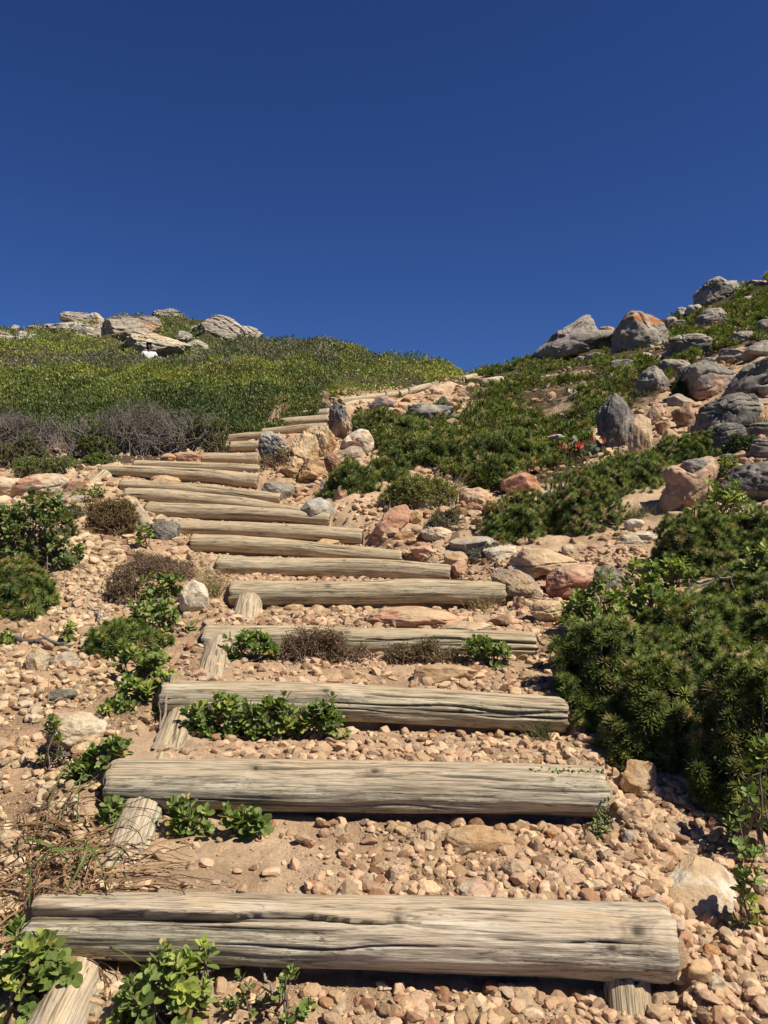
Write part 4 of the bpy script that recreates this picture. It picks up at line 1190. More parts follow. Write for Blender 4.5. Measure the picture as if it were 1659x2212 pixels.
# --- far crag on the left skyline
CR = dict(mt='far', name='crag_rock', cat='rock', group='rocks of the distant crag')
for i, (bx, st, ca, cb, tl, dd, lab) in enumerate([
        ((-40, 718, 40, 752), 'crag', 'lichen', 'mid', 0, 33, 'low pale rock at the left edge of the distant crag'),
        ((22, 719, 84, 750), 'crag', 'lichen', 'mid', 8, 33, 'low pale rock of the distant crag, second from the left edge'),
        ((76, 724, 128, 752), 'crag', 'mid', 'lichen', 0, 33, 'pale broken rock in the middle left of the distant crag'),
        ((135, 675, 198, 702), 'crag', 'lichen', 'greypink', 0, 38, 'flat topped block, leftmost high point of the distant crag'),
        ((98, 692, 216, 730), 'crag', 'lichen', 'greypink', -8, 37.5, 'sloping ledge under the flat topped block of the crag'),
        ((199, 678, 230, 716), 'crag', 'lichen', 'tan', 6, 37.5, 'narrow upright pillar of the distant crag'),
        ((136, 712, 214, 752), 'crag', 'lichen', 'mid', 10, 34, 'pale sloping rock below the narrow pillar'),
        ((186, 700, 240, 748), 'crag', 'mid', 'greypink', 0, 34.5, 'stepped grey rock left of the big overhanging crag block'),
        ((216, 688, 322, 744), 'crag', 'greypink', 'mid', -8, 34.5, 'biggest overhanging grey block of the distant crag'),
        ((286, 686, 348, 732), 'crag', 'greypink', 'pink', 12, 35, 'brownish block with orange lichen, right half of the overhang'),
        ((264, 724, 404, 782), 'crag', 'pale', 'lichen', 28, 31, 'slanting banded pinkish slab above the person in white'),
        ((328, 776, 400, 812), 'crag', 'greypink', 'mid', 0, 27, 'rounded grey boulder in front of the person in white'),
        ((401, 782, 446, 812), 'crag', 'greypink', 'mid', 0, 26.5, 'smaller rounded grey boulder right of the person'),
        ((410, 684, 536, 746), 'crag', 'greypink', 'lichen', 22, 37, 'long sloping grey ridge rock, right part of the crag'),
        ((331, 672, 394, 704), 'crag', 'mid', 'greypink', 12, 40, 'small dark topped rock at the highest point of the crag'),
        ((505, 708, 566, 748), 'crag', 'lichen', 'mid', 30, 37, 'tapering grey rock at the right foot of the crag'),
        ((372, 718, 412, 738), 'crag', 'lichen', 'olive', 0, 33, 'small pale slab in the green below the crag ridge'),
        ((396, 736, 450, 768), 'crag', 'greypink', 'lichen', 20, 32, 'broken pale rock below the long sloping ridge'),
        ((20, 703, 40, 718), 'crag', 'mid', 'lichen', 0, 38, 'tiny rock on the skyline, farthest left'),
        ((62, 706, 92, 724), 'crag', 'mid', 'lichen', 0, 38, 'small rock on the skyline left of the flat topped block')]):
    bx = ((bx[0] + bx[2]) / 2 - (bx[2] - bx[0]) * 0.58, bx[1] - 2, (bx[0] + bx[2]) / 2 + (bx[2] - bx[0]) * 0.58, bx[3] + (bx[3] - bx[1]) * 0.12)
    R_(bx, st, ca, cb, lab, seed=300 + i, tilt=tl, d=dd, depth=0.8, cracks=2, sink=0.3, **CR)

# ---------------------------------------------------------------- loose stones (individuals) and gravel
def hits(px, py):
    px = np.asarray(px, float); py = np.asarray(py, float)
    out = np.empty((len(px), 3))
    for a in range(0, len(px), 60):
        q = P(px[a:a + 60, None], py[a:a + 60, None], _ty[None, ::2])
        h = H(q[..., 0], q[..., 1], False)
        b = (q[..., 2] < h) & (_ty[None, ::2] > 0.75)
        i = np.where(b.any(1), np.argmax(b, 1), -1)
        r = np.arange(len(i))
        out[a:a + 60, 0] = q[r, i, 0]; out[a:a + 60, 1] = q[r, i, 1]
    out[:, 2] = H(out[:, 0], out[:, 1])
    return out


rg = np.random.default_rng(99)
PROTO = [rock_shape(900 + i, ['angular', 'chip', 'round', 'angular', 'slab', 'angular'][i % 6], 4) for i in range(18)]
PB = np.array([0.50, 0.345, 0.21])
PCOL = PB * 0.55 + 0.45 * np.array([COL[c] for c in ('pink', 'tan', 'pale', 'salmon', 'tan', 'pink', 'ochre', 'brown', 'mid', 'pink', 'tan', 'pink')])
PWARM = np.array([0.53, 0.40, 0.25]) * 0.4 + 0.6 * np.array([COL[c] for c in ('tan', 'yellow', 'pale', 'ochre', 'tan', 'tan', 'pink', 'pale')])
PNAME = ('pinkish', 'tan', 'pale', 'salmon', 'tan', 'pinkish', 'ochre', 'brown', 'grey', 'pinkish', 'tan', 'pinkish')
PWNAME = ('tan', 'yellowish', 'pale', 'ochre', 'tan', 'tan', 'pinkish', 'pale')
MARKS = [(1376, 1683, 'chunky brown stone'), (1384, 1755, 'pinkish block'), (1527, 1728, 'flat pink stone by the spiky bush'), (1365, 1812, 'grey rounded stone in the right rubble'), (1500, 1850, 'upper edge of the large patched slab'),
         (1440, 1960, 'left edge of the large patched slab'), (1440, 2100, 'end of the lowest log'), (1620, 2060, 'right edge below the patched slab'), (1545, 2130, 'round pale stone at the bottom right'), (1500, 2200, 'bottom edge right of the upright stake'),
         (1033, 1815, 'wide ochre slab'), (1114, 1877, 'smooth pinkish stone'), (1227, 1889, 'flat pinkish stone'), (1030, 1925, 'large flat pink stone'), (857, 1886, 'triangular pinkish stone'), (1195, 1808, 'bright orange stone'),
         (760, 1920, 'back of the lowest log, left half'), (1240, 1940, 'back of the lowest log, right half'), (720, 1600, 'tip of the leafy row before the third log'), (860, 1610, 'middle of the third log'), (1000, 1610, 'knot of the second log'),
         (1120, 1600, 'grass tuft of the third log'), (1240, 1620, 'right end of the third log'), (200, 1146, 'pale yellow rock of the rubble patch'), (150, 1200, 'oval leaved bush'), (240, 1200, 'dry scrub right of the rubble patch'),
         (190, 1240, 'middle of the rubble patch'), (130, 1320, 'left spiky bush'), (220, 1330, 'forked grey twig'), (160, 1390, 'single upright leafy sprout'), (845, 1130, 'large salmon rock'), (870, 1160, 'yellow ochre slab'),
         (760, 1110, 'grey and white patched rock'), (985, 1230, 'three sided pink stone'), (920, 1190, 'flat pink slab'), (85, 1425, 'upright yellowish stone'), (140, 1500, 'greenish grey block'), (30, 1480, 'left edge above the long brown twig'),
         (40, 1570, 'left edge beside the big smooth boulder'), (165, 1585, 'big smooth pale boulder'), (60, 1690, 'flat tan stone left of the second log'), (700, 2180, 'bottom edge near the bright leafy bush'), (900, 2180, 'bottom edge under the log middle'),
         (1126, 2145, 'ochre stone under the lowest log'), (1260, 2180, 'upright stake of the lowest log')]


def stone_mesh(i, col, sc, seed):
    V, F = PROTO[i]
    K = np.array(col) * (1 + 0.14 * fbm(V * 1.7 + seed, seed, 3))[:, None]
    return mesh('stone', V * sc, F, M['pebble'], K)


placed = []
ZONES = [  # polygon, count, size range in px, colours, label, group
    ([(128, 1160), (180, 1150), (262, 1180), (262, 1260), (240, 1330), (205, 1400), (120, 1390), (112, 1300)], 62, (13, 26), PWARM, 'angular ochre stone in the rubble patch left of the steps', 'stones of the left rubble patch'),
    ([(1330, 1620), (1400, 1610), (1460, 1700), (1560, 1800), (1620, 1840), (1450, 1950), (1330, 1945), (1320, 1740)], 62, (20, 42), PCOL, 'rounded pinkish stone in the rubble between two lowest logs and the spiky bush', 'stones of the right rubble'),
    ([(1460, 2040), (1659, 2010), (1659, 2212), (1440, 2212)], 34, (26, 56), PCOL, 'rounded tan stone in the rubble right of the lowest log end', 'stones beside the lowest log end'),
    ([(740, 1850), (1310, 1780), (1350, 1945), (800, 1935)], 46, (16, 38), PCOL, 'small stone in the gravel between the first and second log', 'stones between first and second log'),
    ([(700, 1590), (1290, 1590), (1300, 1640), (720, 1640)], 28, (16, 34), PCOL, 'small stone in the gravel between the second and third log', 'stones between second and third log'),
    ([(740, 1090), (800, 1080), (870, 1160), (960, 1180), (1000, 1230), (860, 1210), (780, 1150)], 26, (9, 24), PCOL, 'small orange stone in the rubble beside the right log ends', 'stones beside the slanting logs'),
    ([(0, 1420), (110, 1450), (220, 1520), (110, 1700), (0, 1720)], 34, (14, 34), PWARM, 'pale angular stone on the left gravel near the big smooth boulder', 'stones on the left gravel'),
    ([(630, 2130), (1300, 2150), (1300, 2212), (640, 2212)], 14, (18, 40), PCOL, 'small stone on the ground in front of the lowest log', 'stones in front of the lowest log'),
]
RX = np.array(ROCK_FOOT)
for poly, cnt, (s0, s1), pal, lab, grp in ZONES:
    pa = np.array(poly)
    tries = 0; got = []
    while len(got) < cnt and tries < 9000:
        tries += 1
        x_, y_ = rg.uniform(*[pa[:, 0].min(), pa[:, 0].max()]), rg.uniform(pa[:, 1].min(), pa[:, 1].max())
        s_ = s0 + (s1 - s0) * rg.random() ** 2.0
        if not inpoly(np.array([x_]), np.array([y_]), poly)[0]:
            continue
        if any((x_ - a) ** 2 + ((y_ - b) * 1.3) ** 2 < (0.42 * (s_ + c)) ** 2 for a, b, c in placed + got):
            continue
        if (((x_ - RX[:, 0]) / (RX[:, 2] + s_ / 3)) ** 2 + ((y_ - RX[:, 1]) / (RX[:, 3] + s_ / 3)) ** 2 < 1).any():
            continue
        got.append((x_, y_, s_))
    placed += got
    hp = hits([g[0] for g in got], [g[1] for g in got])
    for (x_, y_, s_), h_ in zip(got, hp):
        r_ = s_ / 2 * h_[1] / FPX
        sc = np.array([1.0, rg.uniform(0.65, 0.95), rg.uniform(0.5, 0.8)]) * r_
        i_ = int(rg.integers(len(PROTO)))
        ci_ = int(rg.integers(len(pal)))
        mk = min(MARKS, key=lambda m: (m[0] - x_) ** 2 + (m[1] - y_) ** 2)
        shp_ = ['angular', 'flat sided', 'rounded', 'angular', 'flat', 'angular'][i_ % 6]
        szw = 'small' if s_ < s0 + 0.22 * (s1 - s0) else ('fist sized' if s_ > s0 + 0.65 * (s1 - s0) else 'middling')
        lab_ = f"{szw} {shp_} {(PNAME if pal is PCOL else PWNAME)[ci_]} stone near the {mk[2]}"
        o = obj('stone', stone_mesh(i_, pal[ci_] * rg.uniform(0.85, 1.15), sc, int(rg.integers(1e5))), None, h_ + np.array([0, 0, sc[2] * 0.45]))
        o.rotation_euler = (rg.uniform(-0.4, 0.4), rg.uniform(-0.4, 0.4), rg.uniform(0, 6.3))
        tag(o, lab_, 'stone', grp)

G42 = []
for i in range(14):
    V, F = rock_shape(700 + i, ['grit', 'grit', 'chip', 'grit'][i % 4], 2)
    G42.append((V, F))
G12 = []
for i in range(10):
    V, F = ico(1)
    V = V * np.array([1, 1, 1]) * (1 + 0.35 * np.random.default_rng(i).normal(size=(len(V), 1)) * 0.6)
    G12.append((V, F))


def bare_weight(px, py, x, y):
    """how stony the open soil is"""
    wgt = np.ones(px.shape)
    wgt[(inpoly(px, py, BUSH_R) | inpoly(px, py, BUSH_M)) & (y < 6.6)] = 0.1
    wgt[inpoly(px, py, LEFT_MASS) & (y > 7.6)] = 0
    wgt[inpoly(px, py, SLOPE_R) & (y > 6.2)] = 0.6
    # smoother trodden sand on the left of each tread
    wgt = wgt * np.where((px > 250) & (py > 1560), 0.3 + 0.7 * sstep(480, 900, px + 160 * n2(x, y, 3.0, 65)), 1)
    wgt = wgt * (0.35 + 0.65 * sstep(-0.25, 0.35, n2(x, y, 3.2, 61)))
    rub = inpoly(px, py, [(120, 1150), (270, 1170), (260, 1290), (200, 1410), (110, 1390)]) | inpoly(px, py, [(1310, 1600), (1420, 1600), (1659, 1900), (1659, 2300), (1440, 2300), (1430, 1950), (1310, 1940)])
    wgt = np.where(inpoly(px, py, [(840, 1830), (1310, 1790), (1350, 1950), (900, 1945)]), np.maximum(wgt, 1.0), wgt)
    wgt = np.where(rub, 1.6, wgt)
    return wgt


gv = Soup()
for (y0, y1, n_, r0, r1, protos, ex) in [(0.95, 2.5, 64000, 0.0019, 0.023, G42, 5.2), (0.95, 2.5, 80000, 0.0012, 0.0028, G12, 1.5), (2.5, 4.6, 44000, 0.004, 0.027, G42, 4.0),
                                         (4.6, 8.5, 28000, 0.008, 0.050, G42, 3.6), (8.5, 14, 9000, 0.015, 0.07, G42, 2.6)]:
    yy = rg.uniform(y0, y1, n_)
    xx = rg.uniform(-1, 1, n_) * (0.62 * yy + 0.35)
    zz = H(xx, yy)
    qx, qy = proj(xx, yy, zz)
    keep = rg.random(n_) < bare_weight(qx, qy, xx, yy) / 1.6
    # nothing inside the timbers
    for k in range(len(STEPS)):
        t = (xx - SL[k, 0]) / (SR[k, 0] - SL[k, 0])
        inside = (t > -0.02) & (t < 1.02) & (np.abs(yy - (SL[k, 1] + t * (SR[k, 1] - SL[k, 1]))) < RL[k] * 0.7)
        keep &= ~inside
    xx, yy, zz, qx, qy = xx[keep], yy[keep], zz[keep], qx[keep], qy[keep]
    m_ = len(xx)
    s_ = r0 + (r1 - r0) * rg.random(m_) ** ex
    sc = s_[:, None] * np.stack([rg.uniform(0.8, 1.3, m_), rg.uniform(0.7, 1.1, m_), rg.uniform(0.5, 0.85, m_)], -1)
    onpath = inpoly(qx, qy, [(215, 985), (562, 980), (720, 890), (720, 925), (565, 1010), (640, 1080), (990, 1215), (980, 1262), (470, 1240), (380, 1160)]) & (yy > 4.0)
    sc = np.where(onpath[:, None], np.minimum(sc, 0.010), sc)
    ax = rdir(m_, 2.2, rg)
    warm = (qx < 300)[:, None]
    col = np.where(warm, PWARM[rg.integers(len(PWARM), size=m_)], PCOL[rg.integers(len(PCOL), size=m_)])
    col = (col * 0.85 + PB * 0.15) * rg.uniform(0.62, 1.15, (m_, 1)) * np.where(rg.random((m_, 1)) < 0.12, np.array([[0.62, 0.50, 0.45]]), 1.0)
    gv.inst(protos, rg.integers(len(protos), size=m_), frames(ax, rg.uniform(0, 6.28, m_)), np.stack([xx, yy, zz + sc[:, 2] * 0.35], -1), sc, col)
tag(gv.build('gravel', M['pebble']), 'loose pinkish and tan gravel strewn over the sandy ground', 'gravel', kind='stuff')

# ---------------------------------------------------------------- plant pieces
def leaf_proto(wd=0.30, cup=0.10, bend=0.10):
    """rounded obovate leaf of length 1 along z, face towards y"""
    rows = [(0.0, 0.02, 0), (0.22, 0.5, 1), (0.5, 0.9, 1), (0.75, 1.0, 1), (0.93, 0.62, 1), (1.0, 0.12, 0)]
    V, S = [], []
    for z, w_, _ in rows:
        y = -bend * z * z
        for sx in (-1, 0, 1):
            V.append((sx * w_ * wd, y + (cup * abs(sx) * w_), z))
            S.append([1.0, 1.0, 1.0] if sx else [1.12, 1.12, 1.1])
    F = []
    for i in range(len(rows) - 1):
        for j in (0, 1):
            a = i * 3 + j
            F += [(a, a + 1, a + 4), (a, a + 4, a + 3)]
    return np.array(V), np.array(F), np.array(S)


LEAFP = [leaf_proto(0.33, 0.08, 0.08), leaf_proto(0.28, 0.12, 0.18), leaf_proto(0.36, 0.05, -0.05)]
KITE = [(np.array([(0, 0, 0), (-0.16, 0.03, 0.5), (0.16, 0.03, 0.5), (0, -0.06, 1.0)]), np.array([(0, 2, 1), (1, 2, 3)]), np.ones((4, 3))),
        (np.array([(0, 0, 0), (-0.22, 0.05, 0.55), (0.22, 0.05, 0.55), (0, -0.10, 1.0)]), np.array([(0, 2, 1), (1, 2, 3)]), np.ones((4, 3)))]


def rosette_proto(n, seed, wdt=0.045, two=True, spread=1.25):
    r = np.random.default_rng(seed)
    V, F, S = [], [], []
    for i in range(n):
        f = (i + 0.5) / n
        th = i * 2.39996 + r.uniform(-0.2, 0.2)
        al = 0.08 + spread * f ** 0.75 + r.uniform(-0.12, 0.12)
        L = (0.62 + 0.45 * min(1, f * 1.6)) * r.uniform(0.85, 1.1)
        d = np.array([math.sin(al) * math.cos(th), math.sin(al) * math.sin(th), math.cos(al)])
        t = np.array([-math.sin(th), math.cos(th), 0])
        b = -0.30 * (1 - f) * np.array([0, 0, 0]) + np.array([0, 0, -0.45 * f])
        droop = np.array([0, 0, -0.10 * f])
        m = b + d * L * 0.5; e = b + d * L + droop
        k = len(V)
        V += [b - t * wdt * 0.5, b + t * wdt * 0.5, m + t * wdt, m - t * wdt, e]
        F += [(k, k + 1, k + 2), (k, k + 2, k + 3), (k + 3, k + 2, k + 4)]
        s = (0.85 + 0.25 * r.random()) * (1.35 - 0.5 * f)
        S += [[s * 1.0] * 3] * 2 + [[s] * 3] * 2 + [[s * 1.35, s * 1.3, s * 1.1]]
    return np.array(V), np.array(F), np.array(S)


ROS_N = [rosette_proto(40, i, 0.055, spread=1.35) for i in range(6)]
ROS_M = [rosette_proto(24, 10 + i, 0.065) for i in range(5)]
ROS_F = [rosette_proto(12, 20 + i, 0.11) for i in range(4)]
GLEAF = np.array([0.140, 0.190, 0.052]); GYEL = np.array([0.27, 0.31, 0.06]); GDARK = np.array([0.045, 0.085, 0.035]); GBLUE = np.array([0.10, 0.15, 0.075])
GNEED = np.array([0.068, 0.105, 0.028]); TWIG = np.array([0.17, 0.13, 0.10]); GREYTW = np.array([0.165, 0.14, 0.125]); DRY = np.array([0.38, 0.27, 0.14])


def shoot_leaves(S, tips, axes, leaf, K, nl, base_ang=0.5, step=0.011, rg=rg, shrink=0.6):
    """paired leaves down the last part of every shoot"""
    n = len(tips)
    spin = rg.uniform(0, 6.28, n)
    fr = frames(axes, spin)
    for lv in range(nl):
        for sgn in (0, 1):
            ph = lv * 1.5708 + sgn * np.pi + rg.uniform(-0.3, 0.3, n)
            perp = fr[:, :, 0] * np.cos(ph)[:, None] + fr[:, :, 1] * np.sin(ph)[:, None]
            al = base_ang + 0.22 * lv + rg.uniform(-0.15, 0.2, n)
            d = axes * np.cos(al)[:, None] + perp * np.sin(al)[:, None]
            nrm = axes - d * (axes * d).sum(1, keepdims=True)
            nrm /= np.linalg.norm(nrm, axis=1, keepdims=True) + 1e-9
            R = np.stack([np.cross(nrm, d), nrm, d], -1)
            pos = tips - axes * (lv * step)
            sc = leaf * (shrink + (1 - shrink) * min(1, lv / 2.0)) * rg.uniform(0.8, 1.2, n)
            S.inst(LEAFP, rg.integers(len(LEAFP), size=n), R, pos, sc * 1.12, np.where(rg.random((n, 1)) < 0.06, np.array([[0.33, 0.27, 0.10]]), K) * rg.uniform(0.72, 1.25, (n, 1)))


def dome_points(n, c, r, rg, low=-0.05, inner=0.0):
    v = rdir(n, 0.35, rg)
    v[:, 2] = np.abs(v[:, 2]) * (1 - low) + low
    v /= np.linalg.norm(v, axis=1, keepdims=True)
    rr = 1 - inner * rg.random(n) ** 1.5
    bump = 1 + 0.26 * vn(v * 2.2 + c * 3, 5) + 0.14 * vn(v * 5 + c * 7, 6)
    p = c + v * r * (rr * bump)[:, None]
    return p, v


def box_dome(box, d=None, depth=0.8, hmul=1.0):
    x0, y0, x1, y1 = box
    cx = (x0 + x1) / 2
    g = hit(cx, y1 - 0.08 * (y1 - y0)) if d is None else None
    d0 = g[1] if g is not None else d
    rx = (x1 - x0) * d0 / FPX / 2
    ry = rx * depth
    yc = d0 + ry * 0.75
    rx = (x1 - x0) * yc / FPX / 2
    xc = P(cx, y1, yc)[0]
    zc = float(H(np.array([xc]), np.array([yc]))[0])
    # height so the top of the dome meets the top of the box
    ytop = yc + ry * 0.2
    ztop = float(P(cx, y0, ytop)[2])
    rz = max(ztop - zc, 0.25 * min(rx, ry) * hmul, 0.03)
    return np.array([xc, yc, zc]), np.array([rx, ry, rz])


def ground_fit(p, c, r):
    """drape: keep plant points above the local ground"""
    g = H(p[:, 0], p[:, 1], False)
    h0 = p[:, 2] - c[2]
    q = p.copy()
    q[:, 2] = g + np.maximum(h0, 0.0)
    return q


def leafy_shrub(box, n, label, leaf=0.032, d=None, depth=0.8, K0=GLEAF, K1=GYEL, yel=0.25, nl=4, seed=1, name='leafy_shrub', group=None, twn=1.0, hmul=1.0, drape=True, blue=0.0, inner=0.35):
    r_ = np.random.default_rng(seed)
    c, r = box_dome(box, d, depth, hmul)
    p, v = dome_points(n, c, r, r_, 0.0, inner)
    if drape:
        p = ground_fit(p, c, r)
    p[:, 2] += 0.012
    ax = v * 0.6 + np.array([0, -0.12, 0.75]) + r_.normal(size=(n, 3)) * 0.30
    ax /= np.linalg.norm(ax, axis=1, keepdims=True)
    t = (r_.random((n, 1)) < yel) * r_.uniform(0.3, 1.0, (n, 1))
    K = K0 * (1 - t) + K1 * t
    e = empty(name, c, label, 'shrub', group)
    S = Soup()
    shoot_leaves(S, p, ax, leaf, K, nl, rg=r_, step=leaf * 0.36)
    S.build('foliage', M['leaf'], e, c)
    T = Soup()
    root = c + r_.normal(size=(n, 3)) * np.array([r[0] * 0.45, r[1] * 0.4, 0])
    root[:, 2] = H(root[:, 0], root[:, 1], False) - 0.005
    mid = root * 0.4 + (p - ax * leaf * nl * 0.36) * 0.6 + r_.normal(size=(n, 3)) * 0.01
    k_ = max(6, int(n * 0.7 * twn))
    tubes(T, root[:k_], mid[:k_], 0.0035, 0.0025, TWIG, 4)
    tubes(T, mid[:k_], p[:k_], 0.0025, 0.0012, TWIG * 1.1, 4)
    T.build('stem', M['twig'], e, c)
    return e


def spiky_shrub(box, n, label, size=0.05, d=None, depth=0.8, seed=1, protos=None, group=None, dead=0.07, tint=1.0, hmul=1.0, inner=0.15, poly=None, hgt=None, drape=True, twigs=True):
    """dense mound of needle leaved rosettes"""
    r_ = np.random.default_rng(seed)
    if protos is None:
        n = int(n * 2.6); size = size * 0.62
    c, r = box_dome(box, d, depth, hmul)
    if hgt is not None:
        r[2] = hgt
    p, v = dome_points(n, c, r, r_, 0.0, inner)
    if drape:
        p = ground_fit(p, c, r)
    ax = v * 0.55 + np.array([0.10, -0.35, 0.60]) + r_.normal(size=(n, 3)) * 0.16
    t = r_.random((n, 1))
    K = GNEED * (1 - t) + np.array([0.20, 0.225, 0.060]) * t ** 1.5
    dd = r_.random((n, 1)) < dead
    K = np.where(dd, np.array([0.26, 0.20, 0.10]), K) * tint * r_.uniform(0.8, 1.2, (n, 1))
    pr = protos or ROS_N
    e = empty('spiky_shrub', c, label, 'shrub', group)
    S = Soup()
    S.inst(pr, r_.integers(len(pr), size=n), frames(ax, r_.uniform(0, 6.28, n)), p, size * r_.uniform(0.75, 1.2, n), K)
    # lower darker-lit shoots fill the body of the mound
    m_ = int(n * 0.8)
    p2, v2 = dome_points(m_, c, r * np.array([0.9, 0.9, 0.72]), r_, 0.0, 0.6)
    if drape:
        p2 = ground_fit(p2, c, r)
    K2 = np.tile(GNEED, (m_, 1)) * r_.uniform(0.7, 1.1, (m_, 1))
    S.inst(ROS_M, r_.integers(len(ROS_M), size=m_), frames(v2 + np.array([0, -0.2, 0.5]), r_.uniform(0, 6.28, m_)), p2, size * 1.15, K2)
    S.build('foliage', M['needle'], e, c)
    if twigs:
        T = Soup()
        k_ = min(n, 160)
        root = p[:k_] * 0.5 + c * 0.5
        root[:, 2] = H(root[:, 0], root[:, 1], False)
        tubes(T, root, p[:k_] - ax[:k_] * 0.01, 0.004, 0.003, TWIG * 0.8, 4)
        T.build('stem', M['twig'], e, c)
    return e


def dead_scrub(box, n, label, d=None, depth=0.7, seed=1, col=GREYTW, rad0=0.006, name='dead_scrub', seglen=None, leaves=0, cat='shrub', group=None, hmul=1.0, lk=None, updir=0.55, drape=True, leafsz=0.02):
    r_ = np.random.default_rng(seed)
    c, r = box_dome(box, d, depth, hmul)
    e = empty(name, c, label, cat, group)
    T = Soup()
    L = seglen or r[2] * 0.38
    p = c + np.stack([r_.uniform(-1, 1, n) * r[0] * 0.9, r_.uniform(-1, 1, n) * r[1] * 0.8, 0 * np.zeros(n)], -1)
    q_ = ((p[:, 0] - c[0]) / r[0]) ** 2 + ((p[:, 1] - c[1]) / r[1]) ** 2
    p = p[q_ < 1]
    n = len(p)
    if drape:
        p[:, 2] = H(p[:, 0], p[:, 1], False)
    dirs = rdir(n, 1.2, r_)
    allp = []
    gen = [(p, dirs)]
    for lv in range(5):
        np_, nd_ = [], []
        for a, dr in gen:
            b = a + dr * L * r_.uniform(0.6, 1.2, (len(a), 1)) * (0.85 ** lv)
            # stay inside the dome
            u_ = ((b[:, 0] - c[0]) / r[0]) ** 2 + ((b[:, 1] - c[1]) / r[1]) ** 2
            gz = H(b[:, 0], b[:, 1], False) if drape else c[2]
            hz = (b[:, 2] - gz)
            ok = (hz < r[2] * np.sqrt(np.clip(1.15 - u_ + 0.35 * vn(b * (1.2 / r[0]), 8), 0, 1.2)) * (0.9 + 0.65 * vn(b * (1.6 / r[0]), 3) + 0.25 * vn(b * (5 / r[0]), 4))) & (hz > -0.02)
            a2, b2, dr2 = a[ok], b[ok], dr[ok]
            K = col * r_.uniform(0.65, 1.35, (len(a2), 1))
            tubes(T, a2, b2, rad0 * 0.72 ** lv, rad0 * 0.72 ** (lv + 1), K, 3)
            allp.append(b2)
            for rep in range(2):
                nd = dr2 + r_.normal(size=dr2.shape) * 0.55 + np.array([0, 0, 0.12 * updir])
                nd /= np.linalg.norm(nd, axis=1, keepdims=True)
                np_.append(b2); nd_.append(nd)
        gen = [(np.concatenate(np_), np.concatenate(nd_))] if np_ else []
        if gen and len(gen[0][0]) > 9000:
            s_ = r_.permutation(len(gen[0][0]))[:9000]
            gen = [(gen[0][0][s_], gen[0][1][s_])]
    T.build('twigs', M['twig'], e, c)
    if leaves:
        P_ = np.concatenate(allp)
        i_ = r_.integers(len(P_), size=leaves)
        S = Soup()
        S.inst(KITE, r_.integers(2, size=leaves), frames(rdir(leaves, 0.6, r_), r_.uniform(0, 6.28, leaves)), P_[i_] + r_.normal(size=(leaves, 3)) * 0.006, leafsz * r_.uniform(0.6, 1.3, leaves),
               (lk if lk is not None else GDARK) * r_.uniform(0.6, 1.4, (leaves, 1)))
        S.build('foliage', M['cover'], e, c)
    return e


def tuft(box, n, label, d=None, seed=1, col=DRY, green=0.2, name='grass_tuft', cat='grass', spread=0.6, wd=0.0016, curl=0.5):
    r_ = np.random.default_rng(seed)
    c, r = box_dome(box, d, 0.6)
    S = Soup()
    a = c + r_.normal(size=(n, 3)) * np.array([r[0] * 0.4, r[1] * 0.35, 0])
    a[:, 2] = H(a[:, 0], a[:, 1], False) - 0.004
    dr = rdir(n, 1.0 / spread, r_)
    L = r[2] * r_.uniform(0.5, 1.1, n)
    K = np.where(r_.random((n, 1)) < green, GLEAF * 1.1, col) * r_.uniform(0.7, 1.3, (n, 1))
    for s_ in range(4):
        b = a + dr * (L / 4)[:, None]
        tubes(S, a, b, wd * (1 - s_ * 0.22), wd * (1 - (s_ + 1) * 0.22), K, 3)
        a = b
        dr = dr + r_.normal(size=(n, 3)) * 0.12 + np.array([0, 0, -curl * 0.35])
        dr /= np.linalg.norm(dr, axis=1, keepdims=True)
    o = S.build(name, M['cover'], None, c)
    o.location = c
    return tag(o, label, cat)

# ---------------------------------------------------------------- covers on the hillsides (uncountable)
def cover(name, label, n, xr, yr, poly, size, colfn, hh, protos=KITE, mt='cover', up=1.1, seed=5, logy=True, cat='ground cover', skip=None, tall=0.4):
    r_ = np.random.default_rng(seed)
    if logy:
        y = np.exp(r_.uniform(math.log(yr[0]), math.log(yr[1]), n))
    else:
        y = r_.uniform(yr[0], yr[1], n)
    x = r_.uniform(xr[0], xr[1], n) * y if logy else r_.uniform(xr[0], xr[1], n)
    z = H(x, y)
    px, py = proj(x, y, z)
    k = np.zeros(n, bool)
    for q in (poly if isinstance(poly[0][0], (tuple, list)) else [poly]):
        k |= inpoly(px, py, q)
    if skip is not None:
        k &= ~skip(px, py, x, y)
    x, y, z, px, py = x[k], y[k], z[k], px[k], py[k]
    m_ = len(x)
    h = hh(px, py, x, y)
    p = np.stack([x, y, z + h * r_.random(m_) ** tall], -1)
    ax = rdir(m_, up, r_)
    K = colfn(px, py, x, y, r_) * r_.uniform(0.65, 1.35, (m_, 1))
    sc = size(y) * r_.uniform(0.7, 1.3, m_)
    S = Soup()
    S.inst(protos, r_.integers(len(protos), size=m_), frames(ax, r_.uniform(0, 6.28, m_)), p, sc, K)
    o = S.build(name, M[mt])
    print(name, m_)
    return tag(o, label, cat, kind='stuff')


def blend(K, w_, c):
    w_ = np.clip(w_, 0, 1)[:, None]
    return K * (1 - w_) + np.array(c) * w_


YG = np.array([0.255, 0.262, 0.058]); BG = np.array([0.130, 0.165, 0.040]); DG = np.array([0.065, 0.095, 0.032]); GB = np.array([0.145, 0.125, 0.095]); RB = np.array([0.15, 0.10, 0.05]); OL = np.array([0.12, 0.13, 0.055])


